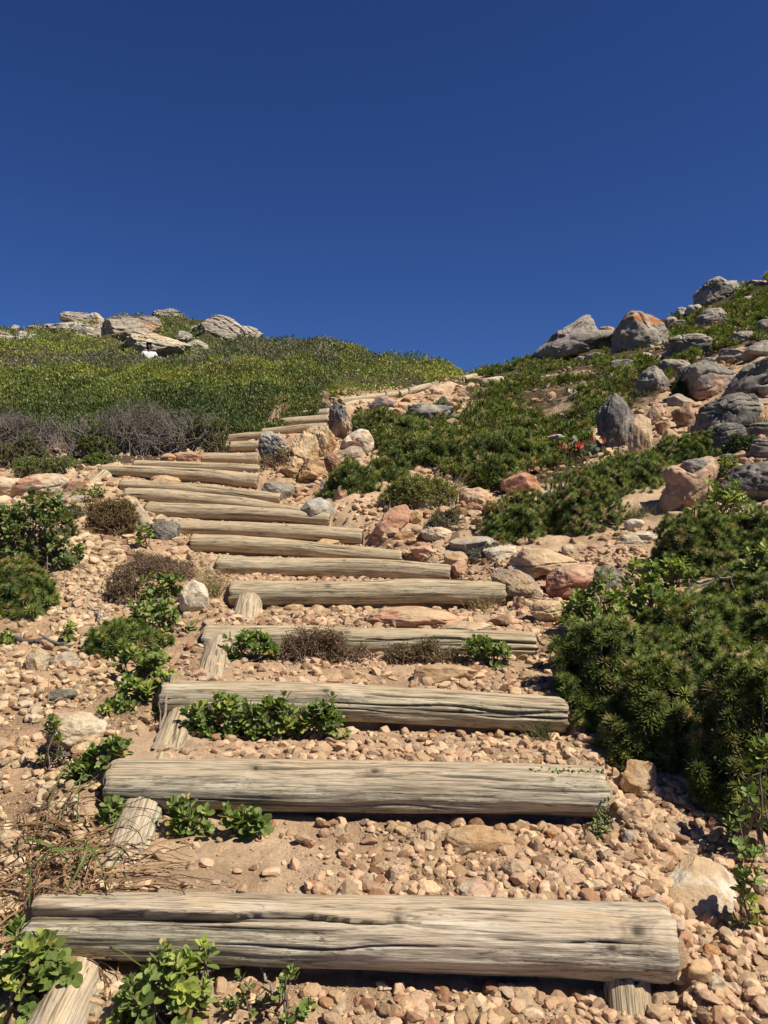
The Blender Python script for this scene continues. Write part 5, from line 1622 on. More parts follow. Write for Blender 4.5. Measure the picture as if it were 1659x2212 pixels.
def col_left(px, py, x, y, r_):
    K = np.tile(BG, (len(x), 1))
    K = blend(K, sstep(-0.3, 0.5, n2(x, y, 0.9, 71)), YG)
    K = blend(K, (r_.random(len(x)) < 0.22) * 0.8, YG * 1.25)
    K = blend(K, sstep(0.1, 0.5, n2(x, y, 1.6, 72)) * 0.6, DG)
    K = blend(K, sstep(0.25, 0.6, n2(x, y, 1.1, 73)) * 0.5 * (px > 350), RB)
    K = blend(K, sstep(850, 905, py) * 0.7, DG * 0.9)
    K = blend(K, (np.abs(n2(x, y, 0.75, 111, 2)) < 0.12) * 0.6, DG)  # shade in the creases between cushions, put into the leaf colour
    return K


cover('leaf_cover', 'dense glossy green leaf cover on the slope left of the steps', 300000, (-0.80, -0.04), (8.9, 14.2), LEFT_MASS, lambda y: 0.0042 * y, col_left,
      lambda px, py, x, y: 0.13 + 0.10 * n2(x, y, 0.9, 75) + 0.06 * n2(x, y, 3.0, 76), up=1.4, seed=6)

HILL = [[(-700, 835), (-700, 640), (420, 640), (600, 700), (770, 700), (1045, 790), (1046, 812), (870, 852), (735, 872), (690, 880), (640, 835), (500, 812), (0, 816)]]


def col_far(px, py, x, y, r_):
    K = np.tile(BG * 1.05, (len(x), 1))
    K = blend(K, sstep(-0.5, 0.5, n2(x, y, 0.5, 81)), YG * 1.02)
    K = blend(K, (r_.random(len(x)) < 0.2) * 0.8, YG * 1.35)
    g = sstep(-0.1, 0.4, 0.8 * n2(x, y, 0.45, 83) + 1.3 * np.exp(-(((px - 600) / 130) ** 2 + ((py - 772) / 32) ** 2)) + 1.3 * np.exp(-(((px - 170) / 290) ** 2 + ((py - 792) / 14) ** 2)) - 0.3)
    K = blend(K, g * 0.95 * (r_.random(len(x)) < 0.85), GB * 1.15)
    K = blend(K, sstep(0.1, 0.5, n2(x, y, 0.9, 85)) * 0.6, DG)
    K = blend(K, (np.abs(n2(x, y, 0.75, 111, 2)) < 0.13) * 0.7, GB * 0.8)  # grey-brown scrub in the hollows, darkened to stand in for shade
    cr = (px > 320) & (px < 450) & (py < 738)
    K = np.where(cr[:, None], BG * 1.15, K)
    return K


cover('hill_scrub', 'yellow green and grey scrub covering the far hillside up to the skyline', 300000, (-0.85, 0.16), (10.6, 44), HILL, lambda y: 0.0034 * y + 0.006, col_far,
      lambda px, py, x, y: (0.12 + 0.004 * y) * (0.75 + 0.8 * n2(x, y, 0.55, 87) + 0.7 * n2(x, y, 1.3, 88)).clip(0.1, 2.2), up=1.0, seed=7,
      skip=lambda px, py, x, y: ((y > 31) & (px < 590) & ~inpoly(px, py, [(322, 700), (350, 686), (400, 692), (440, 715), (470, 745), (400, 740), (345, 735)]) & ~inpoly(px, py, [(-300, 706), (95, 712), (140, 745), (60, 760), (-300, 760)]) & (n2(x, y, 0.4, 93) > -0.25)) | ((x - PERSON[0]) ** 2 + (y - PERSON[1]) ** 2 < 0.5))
# bushier dark clumps and grey twiggy scrub on the hump
cover('hill_bushes', 'dark clumps among the scrub of the far hillside', 60000, (-0.6, 0.12), (13, 30), HILL, lambda y: 0.0038 * y + 0.004,
      lambda px, py, x, y, r_: blend(blend(np.tile(DG * 1.15, (len(x), 1)), (n2(x, y, 0.6, 91) > 0.1) * 0.8, GB * 0.8), (r_.random(len(x)) < 0.15) * 1.0, YG),
      lambda px, py, x, y: 0.10 + 0.20 * sstep(0.35, 0.8, n2(x, y, 0.7, 90)), up=0.7, seed=8, skip=lambda px, py, x, y: (n2(x, y, 0.7, 90) < 0.35) | ((x - PERSON[0]) ** 2 + (y - PERSON[1]) ** 2 < 0.5))

BARE = [[(950, 838), (1060, 838), (1040, 880), (960, 900), (905, 895), (930, 860)], [(1130, 850), (1240, 830), (1330, 820), (1300, 870), (1260, 930), (1180, 905)], [(1380, 860), (1480, 860), (1470, 960), (1400, 990), (1370, 960)],
        [(860, 905), (990, 868), (990, 905), (930, 915)], [(1150, 990), (1270, 985), (1290, 1050), (1180, 1050)]]


def skip_slope(px, py, x, y):
    b = np.zeros(px.shape, bool)
    for q in BARE:
        b |= inpoly(px, py, q)
    rr = np.zeros(px.shape, bool)
    for (cx, cy, hw, hh_) in ROCK_FOOT:
        if cx > 900 and cy < 1100:
            rr |= (np.abs(px - cx) < hw * 0.9) & (py > cy - hh_ * 0.3) & (py < cy + hh_ * 1.15)
    return (b & (n2(x, y, 2.0, 95) > -0.35)) | rr | (n2(x, y, 1.3, 96) > 0.24)


def col_slope(px, py, x, y, r_):
    t = r_.random((len(x), 1))
    K = np.array([0.055, 0.085, 0.026]) * (1 - t) + np.array([0.165, 0.185, 0.050]) * t
    K = blend(K, sstep(0.1, 0.6, n2(x, y, 1.0, 97)) * 0.5, OL * 1.2)
    K = blend(K, (r_.random(len(x)) < 0.07) * 0.9, (0.32, 0.25, 0.13))
    return K


cover('spiky_cover', 'dark green spiky ground cover on the right slope between the boulders', 26000, (-0.06, 0.62), (5.9, 19), SLOPE_R, lambda y: 0.034 + 0.0035 * y, col_slope,
      lambda px, py, x, y: 0.08 + 0.10 * (n2(x, y, 1.6, 98) + 0.3), protos=ROS_F, mt='needle', up=2.0, seed=9, skip=skip_slope)
cover('dry_litter', 'dry grass blades and dead twigs among the ground cover of the right slope', 60000, (-0.1, 0.62), (5.0, 17), SLOPE_R, lambda y: 0.010 + 0.0045 * y,
      lambda px, py, x, y, r_: blend(blend(np.tile(np.array([0.30, 0.22, 0.13]), (len(x), 1)), (r_.random(len(x)) < 0.5) * 0.9, (0.15, 0.105, 0.075)), (r_.random(len(x)) < 0.3) * 1.0, OL * 1.2),
      lambda px, py, x, y: 0.05 + 0 * x, protos=[(KITE[0][0] * [0.3, 1, 1], KITE[0][1], KITE[0][2])], up=0.5, seed=10,
      skip=lambda px, py, x, y: (~(inpoly(px, py, BARE[0]) | inpoly(px, py, BARE[1]) | inpoly(px, py, BARE[2]) | inpoly(px, py, BARE[4])) & (n2(x, y, 1.5, 99) < 0.2)))
# fine plant litter on the open soil
cover('plant_litter', 'dry twig and leaf litter on the soil left of the steps', 60000, (-0.60, -0.05), (1.6, 8.0), [[(0, 1090), (250, 1080), (330, 1130), (470, 1230), (500, 1340), (440, 1440), (360, 1500), (330, 1620), (230, 1700), (0, 1990), (-60, 1990)]],
      lambda y: 0.010 + 0.003 * y, lambda px, py, x, y, r_: blend(np.tile(np.array([0.23, 0.16, 0.10]), (len(x), 1)), (r_.random(len(x)) < 0.4) * 1.0, (0.40, 0.30, 0.19)),
      lambda px, py, x, y: 0.012 + 0 * x, protos=[(KITE[0][0] * [0.28, 1, 1], KITE[0][1], KITE[0][2])], up=0.15, seed=12, cat='litter', skip=lambda px, py, x, y: n2(x, y, 2.2, 101) < 0.05)

# ---------------------------------------------------------------- dead and leafy shrubs, one by one
dead_scrub((128, 866, 485, 992), 420, 'wide grey leafless scrub below the green hillside, left of the upper steps', seed=21, leaves=5000, lk=OL * 0.9, d=8.0, rad0=0.006, depth=0.45)
dead_scrub((-60, 876, 146, 975), 260, 'grey leafless scrub at the left edge under the green hillside', seed=22, d=8.4, rad0=0.006, depth=0.55)
dead_scrub((165, 890, 262, 985), 130, 'green shrub splitting the two grey leafless scrubs', seed=43, d=7.9, col=TWIG, leaves=9000, lk=BG * 0.95, name='low_shrub', depth=0.4)
dead_scrub((392, 890, 500, 965), 130, 'dark green shrub at the right end of the wide grey scrub', seed=44, d=8.1, col=TWIG, leaves=9000, lk=BG * 0.8, name='low_shrub', depth=0.4)
dead_scrub((-20, 930, 108, 1024), 200, 'olive green low shrub at the left edge in front of the grey scrub', seed=23, d=7.4, col=TWIG, leaves=9000, lk=OL * 1.05, name='low_shrub', depth=0.5)
dead_scrub((16, 992, 175, 1050), 120, 'bright green low shrub right behind the cream boulders', seed=24, d=6.9, col=TWIG, leaves=7000, lk=BG * 1.1, name='low_shrub', depth=0.35)
dead_scrub((170, 978, 256, 1032), 80, 'small feathery green shrub left of the long yellowish log', seed=25, d=7.2, col=TWIG, leaves=4500, lk=BG, name='low_shrub', depth=0.5)
dead_scrub((345, 930, 446, 982), 90, 'small green brown shrub left of the short log stack', seed=26, d=8.2, col=TWIG, leaves=4500, lk=OL, name='low_shrub', depth=0.5)
dead_scrub((552, 966, 622, 1012), 110, 'brown dry tuft at the foot of the black and white rock', seed=27, d=7.0, col=np.array([0.17, 0.10, 0.07]), rad0=0.004, name='dry_shrub', leaves=1200, lk=DRY * 0.6)
dead_scrub((176, 1076, 294, 1168), 220, 'brown green cushion of heath above the rubble patch', seed=28, col=np.array([0.16, 0.10, 0.06]), leaves=12000, lk=np.array([0.16, 0.115, 0.045]), name='heath_shrub', leafsz=0.016)
dead_scrub((100, 1086, 186, 1130), 120, 'grey green cushion of heath below the speckled grey rock', seed=29, col=TWIG, leaves=6000, lk=OL * 0.9, name='heath_shrub', leafsz=0.016)
dead_scrub((236, 1200, 430, 1272), 190, 'dry reddish brown scrub between the rubble patch and the seventh log', seed=30, col=np.array([0.19, 0.115, 0.085]), rad0=0.0035, leaves=5000, lk=np.array([0.17, 0.12, 0.075]), name='dry_shrub', leafsz=0.013)
dead_scrub((225, 1225, 305, 1310), 110, 'dry brown scrub at the right edge of the rubble patch', seed=31, col=np.array([0.20, 0.13, 0.09]), rad0=0.003, leaves=2500, lk=np.array([0.18, 0.14, 0.08]), name='dry_shrub', leafsz=0.012)
dead_scrub((592, 1366, 830, 1480), 260, 'dry brown plant lying before the middle of the fourth log', seed=32, d=2.96, col=np.array([0.19, 0.125, 0.09]), rad0=0.0026, leaves=5200, lk=np.array([0.17, 0.115, 0.06]), name='dry_shrub', leafsz=0.011, depth=0.35)
dead_scrub((815, 1376, 1008, 1462), 200, 'dry brown plant before the right half of the fourth log', seed=33, d=2.96, col=np.array([0.20, 0.13, 0.09]), rad0=0.0026, leaves=3600, lk=np.array([0.15, 0.12, 0.055]), name='dry_shrub', leafsz=0.011, depth=0.35)
dead_scrub((1326, 806, 1450, 872), 180, 'dark dry brush around the foot of the cone shaped boulder', seed=34, d=8.9, col=np.array([0.13, 0.09, 0.065]), rad0=0.005, name='dry_shrub', depth=0.4)
dead_scrub((1445, 818, 1490, 866), 120, 'black green feathery bush between cone shaped and mottled boulders', seed=35, d=8.0, col=np.array([0.06, 0.055, 0.045]), leaves=4500, lk=DG * 0.7, name='low_shrub')
dead_scrub((808, 1018, 1004, 1110), 330, 'yellow green heath bush right of the dark round bush', seed=36, col=TWIG, leaves=26000, lk=np.array([0.20, 0.205, 0.055]), name='heath_shrub', leafsz=0.017, depth=0.6)
dead_scrub((905, 1108, 1000, 1150), 110, 'small dry heath behind the pale elongated stone', seed=37, col=TWIG, leaves=3000, lk=OL, name='heath_shrub', leafsz=0.013)
dead_scrub((996, 1180, 1090, 1215), 110, 'low grey green plant on the cream flat slab', seed=38, col=TWIG, leaves=2600, lk=np.array([0.13, 0.13, 0.09]), name='low_shrub', leafsz=0.012)
dead_scrub((1560, 940, 1640, 1010), 140, 'dark shrub in the gap under the black outcrop', seed=39, col=TWIG * 0.7, leaves=4500, lk=DG, name='low_shrub', d=5.6)
dead_scrub((1040, 810, 1092, 822), 50, 'silver grey cushion plant by the white rocks at the rail end', seed=40, d=15.5, col=np.array([0.3, 0.3, 0.25]), leaves=2500, lk=np.array([0.24, 0.25, 0.17]), name='low_shrub', leafsz=0.05)
dead_scrub((930, 868, 975, 886), 60, 'silver grey cushion plant behind the flat dark slab', seed=41, d=9.9, col=np.array([0.3, 0.3, 0.25]), leaves=2500, lk=np.array([0.22, 0.24, 0.16]), name='low_shrub', leafsz=0.03)
dead_scrub((1050, 1034, 1095, 1056), 70, 'whitish woolly plant left of the red striped stone', seed=42, col=np.array([0.4, 0.4, 0.36]), leaves=2200, lk=np.array([0.42, 0.43, 0.38]), name='low_shrub', leafsz=0.018)

L_ = leafy_shrub
L_((400, 1512, 570, 1640), 56, 'dense leafy bush in front of the left part of the third log', seed=51, d=2.42, leaf=0.030, depth=0.40, yel=0.15)
L_((520, 1505, 660, 1630), 46, 'leafy bush in front of the third log, middle clump of the row', seed=52, d=2.42, leaf=0.030, depth=0.42, yel=0.2)
L_((630, 1520, 752, 1622), 34, 'leafy bush at the right end of the row before the third log', seed=53, d=2.42, leaf=0.030, depth=0.45, yel=0.05)
L_((352, 1738, 470, 1818), 20, 'leafy sprigs on the ground under the left part of the second log', seed=54, d=2.00, leaf=0.028, depth=0.4, yel=0.1)
L_((470, 1742, 582, 1822), 14, 'grey stemmed leafy sprig with paddle leaves below the second log', seed=55, d=1.99, leaf=0.030, depth=0.4, yel=0.1)
L_((-40, 2000, 160, 2150), 40, 'big leaved bush at the bottom left corner, left of the lowest log', seed=56, d=1.52, leaf=0.030, depth=0.95, yel=0.3)
L_((250, 2060, 470, 2235), 54, 'bright leafy bush in front of the lowest log', seed=57, d=1.46, leaf=0.027, depth=0.95, yel=0.35)
L_((482, 2100, 580, 2140), 9, 'short leafy sprig in the shade under the lowest log', seed=58, d=1.53, leaf=0.019, nl=3, depth=0.95, yel=0.0)
L_((570, 2105, 672, 2160), 11, 'grey green leafy sprig right of the bush before the lowest log', seed=59, d=1.51, leaf=0.020, nl=3, depth=0.95, yel=0.0)
L_((130, 1618, 285, 1730), 30, 'leafy bush at the left end of the second log', seed=60, d=2.18, leaf=0.030, depth=0.5, yel=0.25)
L_((212, 1730, 275, 1800), 8, 'thin leafy sprig below the left end of the second log', seed=61, d=2.05, leaf=0.026, depth=0.4)
L_((212, 1480, 375, 1590), 42, 'leafy bush left of the third log end', seed=62, d=2.60, leaf=0.030, depth=0.6, yel=0.35)
L_((240, 1400, 372, 1500), 34, 'tall leafy bush above the one at the third log end', seed=63, d=2.85, leaf=0.030, depth=0.6, yel=0.3)
L_((240, 1290, 400, 1400), 42, 'leafy bush with bare stems left of the fourth log', seed=64, d=3.2, leaf=0.032, depth=0.7, yel=0.1)
L_((300, 1236, 422, 1310), 44, 'bright green leafy bush left of the cream white rock', seed=65, d=3.7, leaf=0.032, depth=0.7, yel=0.2)
L_((134, 1345, 160, 1398), 6, 'single upright leafy sprout left of the spiky clump', seed=66, leaf=0.028, depth=0.8, yel=0.5)
L_((-5, 1368, 28, 1402), 6, 'small leafy sprout at the left edge beside the fallen branch', seed=67, leaf=0.028, yel=0.3)
L_((76, 1538, 142, 1624), 10, 'thin leafy sprout before the big smooth pale boulder', seed=68, d=2.33, leaf=0.022, yel=0.2, depth=0.3)
L_((480, 1360, 608, 1452), 34, 'leafy bush before the left part of the fourth log', seed=69, d=2.98, leaf=0.030, depth=0.4, yel=0.2)
L_((995, 1378, 1112, 1455), 30, 'leafy bush before the right end of the fourth log', seed=70, d=2.96, leaf=0.028, depth=0.4, yel=0.1)
L_((1216, 1232, 1360, 1350), 62, 'glossy big leaved bush below the dark grey boulder', seed=71, d=3.15, leaf=0.036, depth=0.7, yel=0.15)
L_((1320, 1228, 1458, 1340), 60, 'bright yellow green big leaved bush right of the dark grey boulder', seed=72, d=3.25, leaf=0.036, depth=0.7, yel=0.6)
L_((1196, 1330, 1300, 1470), 36, 'leafy bush tangled with dry strap leaves at the right log ends', seed=73, d=2.85, leaf=0.030, depth=0.7, yel=0.05)
L_((1420, 1196, 1502, 1262), 30, 'light leafy clump among spiky shrubs near the orange stone', seed=74, d=3.55, leaf=0.032, yel=0.6)
L_((1494, 1030, 1634, 1116), 70, 'light green leafy bush right of the wrinkled pink boulder', seed=75, d=4.25, leaf=0.034, yel=0.3)
L_((1548, 985, 1598, 1016), 22, 'small yellow green leafy clump above the dark slate boulder', seed=76, leaf=0.034, yel=0.6, d=5.1)
L_((1600, 1170, 1700, 1240), 30, 'leafy bush at the right edge among spiky shrubs', seed=77, d=3.4, leaf=0.032, yel=0.3)
L_((1575, 1625, 1690, 1770), 20, 'big leaved bush at the right edge below the spiky shrubs', seed=78, d=1.92, leaf=0.028, yel=0.3, depth=0.5)
L_((1580, 1790, 1656, 1900), 8, 'trailing leafy sprig casting shadow on the patched slab', seed=79, d=1.72, leaf=0.027, yel=0.3, depth=0.35)
L_((-60, 1072, 168, 1262), 250, 'large oval leaved bush at the left edge beside the rubble patch', seed=80, leaf=0.036, K0=GLEAF * np.array([0.72, 0.72, 0.8]), yel=0.1, depth=0.7)
L_((90, 1110, 170, 1180), 60, 'narrow leaved shrub at the upper left edge of the rubble patch', seed=81, leaf=0.030, K0=OL, K1=GYEL, yel=0.2)
L_((296, 1128, 336, 1184), 8, 'lone leafy sprout before the dark grey rounded rock', seed=82, leaf=0.034, yel=0.7, d=4.9)
L_((158, 1052, 228, 1094), 18, 'leafy sprouts between the speckled rock and the split stake', seed=83, leaf=0.032, yel=0.2)
L_((1392, 1610, 1420, 1650), 6, 'tiny leafy sprout behind the chunky brown stone', seed=84, leaf=0.022, yel=0.4, d=2.28)

Q_ = spiky_shrub
Q_((1190, 1330, 1420, 1560), 150, 'dark spiky bush right of the fourth log end', seed=101, size=0.052, d=2.6, depth=0.7)
Q_((1380, 1285, 1600, 1480), 170, 'spiky bush behind, just below the orange stone', seed=102, size=0.052, d=2.95, depth=0.9)
Q_((1560, 1270, 1780, 1500), 120, 'spiky bush with whitish twigs at the right edge below the leafy one', seed=103, size=0.052, d=2.95, depth=0.9)
Q_((1300, 1440, 1540, 1690), 190, 'front spiky bush overhanging the chunky brown stone', seed=104, size=0.054, d=2.32, depth=0.8, dead=0.10)
Q_((1500, 1440, 1780, 1850), 230, 'largest spiky bush at the right edge, with straw coloured tips', seed=105, size=0.052, d=2.05, depth=0.8, dead=0.12)
Q_((1400, 1380, 1580, 1580), 150, 'spiky bush in the middle of the right mass, between front and back ones', seed=120, size=0.052, d=2.6, depth=0.9)
Q_((1540, 1420, 1740, 1640), 150, 'spiky bush near the right edge behind the largest one', seed=121, size=0.054, d=2.5, depth=0.9)
Q_((1240, 1500, 1400, 1620), 60, 'low dark spiky edge of the right mass beside the third log', seed=122, size=0.05, d=2.5, depth=0.8)
Q_((1535, 1215, 1740, 1335), 130, 'spiky bush at the right edge directly right of the orange stone', seed=123, size=0.05, d=3.35, depth=0.8)
Q_((1412, 1100, 1570, 1290), 190, 'spiky bush below the wrinkled pink boulder', seed=106, size=0.05, d=3.75, depth=1.0)
Q_((1540, 1110, 1760, 1300), 170, 'spiky bush at the right edge below the dark slate boulder', seed=107, size=0.05, d=3.75, depth=1.0)
Q_((1034, 1064, 1206, 1187), 190, 'spiky bush with pale dry flower heads above the white egg stone', seed=108, size=0.05, d=4.7, depth=0.9, dead=0.12)
Q_((1150, 1025, 1342, 1192), 210, 'spiky bush left of the dry grassy tuft', seed=109, size=0.05, d=4.7, depth=0.9, dead=0.12)
Q_((1250, 975, 1448, 1128), 230, 'spiky bush touching the left side of the wrinkled pink boulder', seed=110, size=0.05, d=5.3, depth=0.9)
Q_((1400, 934, 1568, 1006), 170, 'spiky bush in front of the black layered outcrop', seed=111, size=0.052, d=5.7, depth=0.6)
Q_((700, 984, 815, 1080), 230, 'round dense spiky bush right of the crumbling ochre bank', seed=112, size=0.042, d=6.05, depth=0.9, dead=0.01, protos=ROS_M)
Q_((790, 978, 890, 1046), 170, 'smaller spiky bush joined to the right of the round one', seed=113, size=0.042, d=6.5, depth=0.9, dead=0.02, protos=ROS_M)
Q_((-60, 1215, 114, 1376), 130, 'spiky bush at the left edge below the oval leaved one', seed=114, size=0.056, d=3.5, depth=0.7, dead=0.14)
Q_((176, 1340, 350, 1432), 80, 'spiky clump with long needles left of the fourth log', seed=115, size=0.058, d=3.1, depth=0.6, dead=0.10)
Q_((754, 893, 920, 950), 260, 'spiky bush behind the big white and pink rock', seed=116, size=0.055, d=8.3, depth=0.6, protos=ROS_M, dead=0.08)
Q_((822, 938, 1012, 1000), 300, 'spiky bush in the slope middle, right above the round one', seed=117, size=0.055, d=7.2, depth=0.7, protos=ROS_M, dead=0.08)
Q_((985, 930, 1190, 1030), 320, 'broad spiky bush left of the red flowered plant', seed=118, size=0.055, d=6.7, depth=0.7, protos=ROS_M, dead=0.08)
Q_((1010, 985, 1130, 1045), 160, 'spiky bush just above the red striped stone', seed=119, size=0.052, d=6.1, depth=0.6, protos=ROS_M, dead=0.06)

T_ = tuft
T_((1328, 1080, 1422, 1150), 170, 'dry grassy tuft above the rounded cream stone', seed=131, d=4.75, col=np.array([0.26, 0.21, 0.13]), green=0.35)
T_((1000, 1268, 1085, 1345), 70, 'dry grass blades in front of the right end of the fifth log', seed=132, d=3.68, green=0.15)
T_((1090, 1236, 1140, 1300), 60, 'dry grass at the very end of the fifth log', seed=133, d=3.75, green=0.5)
T_((1128, 1528, 1204, 1584), 60, 'green grass tuft before the right end of the third log', seed=134, d=2.5, green=0.6, col=np.array([0.20, 0.17, 0.09]), wd=0.0011)
T_((415, 1195, 500, 1310), 120, 'dry grass standing left of the fifth log', seed=135, d=3.8, green=0.4)
T_((380, 1200, 430, 1240), 50, 'short dry grass under the left end of the sixth log', seed=136, d=4.3, green=0.3)
T_((940, 1006, 1000, 1050), 90, 'straw grass between the heath bush and red stones', seed=137, d=5.9, green=0.3, col=np.array([0.38, 0.30, 0.16]), wd=0.0022)
T_((1195, 990, 1290, 1050), 110, 'dry stems below the red flowered plant', seed=138, d=5.9, col=np.array([0.24, 0.18, 0.12]), wd=0.002)
T_((820, 1135, 900, 1165), 40, 'grass blades behind the ochre slab', seed=139, green=0.3)
T_((1050, 1240, 1100, 1290), 30, 'thin grass behind the fifth log end', seed=140, d=4.0, green=0.4)
T_((700, 1120, 740, 1150), 40, 'short grass before the grey and white patched rock', seed=141, d=5.5, green=0.4)
T_((1620, 880, 1680, 950), 80, 'yellow flowered weeds at the right edge beside the black stacked rock', seed=142, d=6.0, green=0.7, wd=0.004)
T_((950, 850, 1010, 880), 60, 'dry grass on the bare patch below the rail logs', seed=143, d=10.3, wd=0.004)


def curve_tubes(S, pts, r0, r1, col, sides=5):
    pts = np.array(pts)
    n = len(pts) - 1
    rr = np.linspace(r0, r1, n + 1)
    for i in range(n):
        tubes(S, pts[i:i + 1], pts[i + 1:i + 2], rr[i], rr[i + 1], np.array(col), sides)


# dry strap leaves: ribbons lying over the ground
def strap_tangle(box, n, label, seed, green=0.12, L=0.34, wd=0.006, name='strap_leaf_plant', up=0.035, d=None, side=None):
    r_ = np.random.default_rng(seed)
    x0, y0, x1, y1 = box
    c = hit((x0 + x1) / 2, (y0 + y1) / 2) if d is None else P((x0 + x1) / 2, y1, d)
    S = Soup()
    for i in range(n):
        if d is None:
            p = hit(x0 + (x1 - x0) * (0.30 + 0.7 * r_.random() ** 1.3), y0 + (y1 - y0) * r_.random())
        else:
            p = c + r_.normal(size=3) * [0.03, 0.03, 0]
        a = r_.uniform(0, 2 * np.pi) if side is None else side + r_.normal() * 0.5
        k_ = r_.normal() * 0.5
        ns = 12
        l_ = L * r_.uniform(0.5, 1.2)
        t = np.linspace(0, 1, ns)
        ang = a + k_ * t * 2.2
        xx = p[0] + np.cumsum(np.cos(ang)) * l_ / ns
        yy = p[1] + np.cumsum(np.sin(ang)) * l_ / ns * 0.7
        zz = H(xx, yy) + 0.006 + up * r_.random() * np.sin(np.pi * t) + 0.012 * r_.random()
        gr = r_.random() < green
        K = (GLEAF * 0.9 if gr else np.array([0.25, 0.155, 0.09]) * r_.uniform(0.6, 1.5))
        if gr:
            zz = zz + 0.05 * np.sin(np.pi * t * 0.8)
        Pt = np.stack([xx, yy, zz], -1)
        tan_ = np.gradient(Pt, axis=0)
        sd = np.stack([-tan_[:, 1], tan_[:, 0], 0.6 * r_.normal() * np.linalg.norm(tan_, axis=1)], -1)
        sd /= np.linalg.norm(sd, axis=1, keepdims=True)
        w_ = wd * r_.uniform(0.5, 1.2) * (1 - t ** 3 * 0.8)
        V = np.concatenate([Pt - sd * w_[:, None] * 0.5, Pt + [0, 0, -0.0015], Pt + sd * w_[:, None] * 0.5])
        F = []
        for q in range(ns - 1):
            for o_ in (0, ns):
                F += [(q + o_, q + 1 + o_, q + 1 + o_ + ns), (q + o_, q + 1 + o_ + ns, q + o_ + ns)]
        S.add(V, np.array(F), K)
    o = S.build(name, M['cover'], None, c)
    o.location = c
    return tag(o, label, 'plant')


strap_tangle((-20, 1790, 235, 1975), 170, 'tangle of dry brown strap leaves on the ground at the left edge', 151)
strap_tangle((1205, 1370, 1290, 1460), 26, 'dry curling strap leaves beside the right end of the fourth log', 152, green=0.3, L=0.22)
strap_tangle((330, 1215, 420, 1250), 18, 'arching reddish strap leaves left of the sixth log', 153, green=0.3, L=0.25)


def branch(pts, r0, r1, col, label, name='fallen_branch', twigs=5, seed=1):
    r_ = np.random.default_rng(seed)
    S = Soup()
    W = np.array([hit(a, b) + [0, 0, r0 * 0.6 + h_] for a, b, h_ in pts])
    t = np.linspace(0, len(W) - 1, 14)
    Pt = np.stack([np.interp(t, np.arange(len(W)), W[:, i]) for i in range(3)], -1) + r_.normal(size=(14, 3)) * r0 * 0.5
    curve_tubes(S, Pt, r0, r1, col, 7)
    for i in range(twigs):
        j = r_.integers(3, 12)
        a = Pt[j]
        dr = rdir(1, 0.4, r_)[0]
        curve_tubes(S, [a, a + dr * 0.05, a + dr * 0.09 + r_.normal(size=3) * 0.015], r1 * 0.8, r1 * 0.3, col, 4)
    o = S.build(name, M['twig'], None, W[0], smooth=True)
    o.location = W[0]
    return tag(o, label, 'branch')


branch([(-10, 1382, 0), (60, 1395, 0.01), (110, 1396, 0.005), (152, 1404, 0)], 0.013, 0.008, (0.10, 0.09, 0.085), 'dark fallen branch at the left edge behind the yellowish stone', seed=1)
branch([(195, 1322, 0.0), (215, 1330, 0.02), (217, 1360, 0.0)], 0.006, 0.004, (0.30, 0.27, 0.25), 'forked grey twig at the foot of the rubble patch', seed=2)
branch([(84, 1658, 0), (130, 1648, 0.02), (165, 1640, 0)], 0.008, 0.004, (0.12, 0.10, 0.09), 'dark twig left of the bush at the second log', seed=3)
branch([(105, 1712, 0), (130, 1740, 0.01), (143, 1758, 0)], 0.005, 0.002, (0.13, 0.10, 0.085), 'thin dark twig below the flat tan stone', seed=4, twigs=2)
branch([(118, 1690, 0), (150, 1688, 0.02), (172, 1676, 0)], 0.006, 0.003, (0.14, 0.12, 0.10), 'short dark twig between the flat tan stone and the second log', seed=5, twigs=2)
branch([(10, 1535, 0), (75, 1528, 0.0), (128, 1518, 0)], 0.006, 0.003, (0.27, 0.20, 0.14), 'long brown twig above the big smooth pale boulder', seed=6, twigs=1)
branch([(330, 1625, 0.0), (352, 1580, 0.02), (372, 1545, 0.03)], 0.007, 0.004, (0.24, 0.19, 0.15), 'grey brown twigs leaning at the left end of the third log', seed=7)
branch([(440, 2118, 0.02), (560, 2112, 0.03), (590, 2150, 0)], 0.005, 0.002, (0.25, 0.21, 0.18), 'thin grey twig under the lowest log beside the leafy bush', seed=8)
branch([(1477, 1318, 0.0), (1492, 1294, 0.08), (1530, 1293, 0.06)], 0.006, 0.005, (0.07, 0.065, 0.06), 'arched black stem over the flat pale stone', seed=9, twigs=0)
branch([(1500, 1300, 0.05), (1550, 1296, 0.09), (1620, 1285, 0.08)], 0.004, 0.002, (0.33, 0.29, 0.26), 'bare grey branch above the spiky bush at the right edge', seed=10, twigs=9)
branch([(1240, 1480, 0.0), (1262, 1440, 0.05), (1270, 1400, 0.1)], 0.006, 0.003, (0.16, 0.11, 0.08), 'brown creeping stems at the edge of the spiky bush beside the third log', seed=11, twigs=8)
branch([(30, 1868, 0.0), (50, 1840, 0.01), (75, 1815, 0)], 0.008, 0.005, (0.34, 0.24, 0.15), 'short pale stick among the dry strap leaves', seed=12, twigs=0)
branch([(148, 1722, 0.0), (160, 1748, 0.0), (163, 1770, 0)], 0.010, 0.008, (0.40, 0.31, 0.21), 'flat pale wood splinter left of the second log', seed=13, twigs=0)

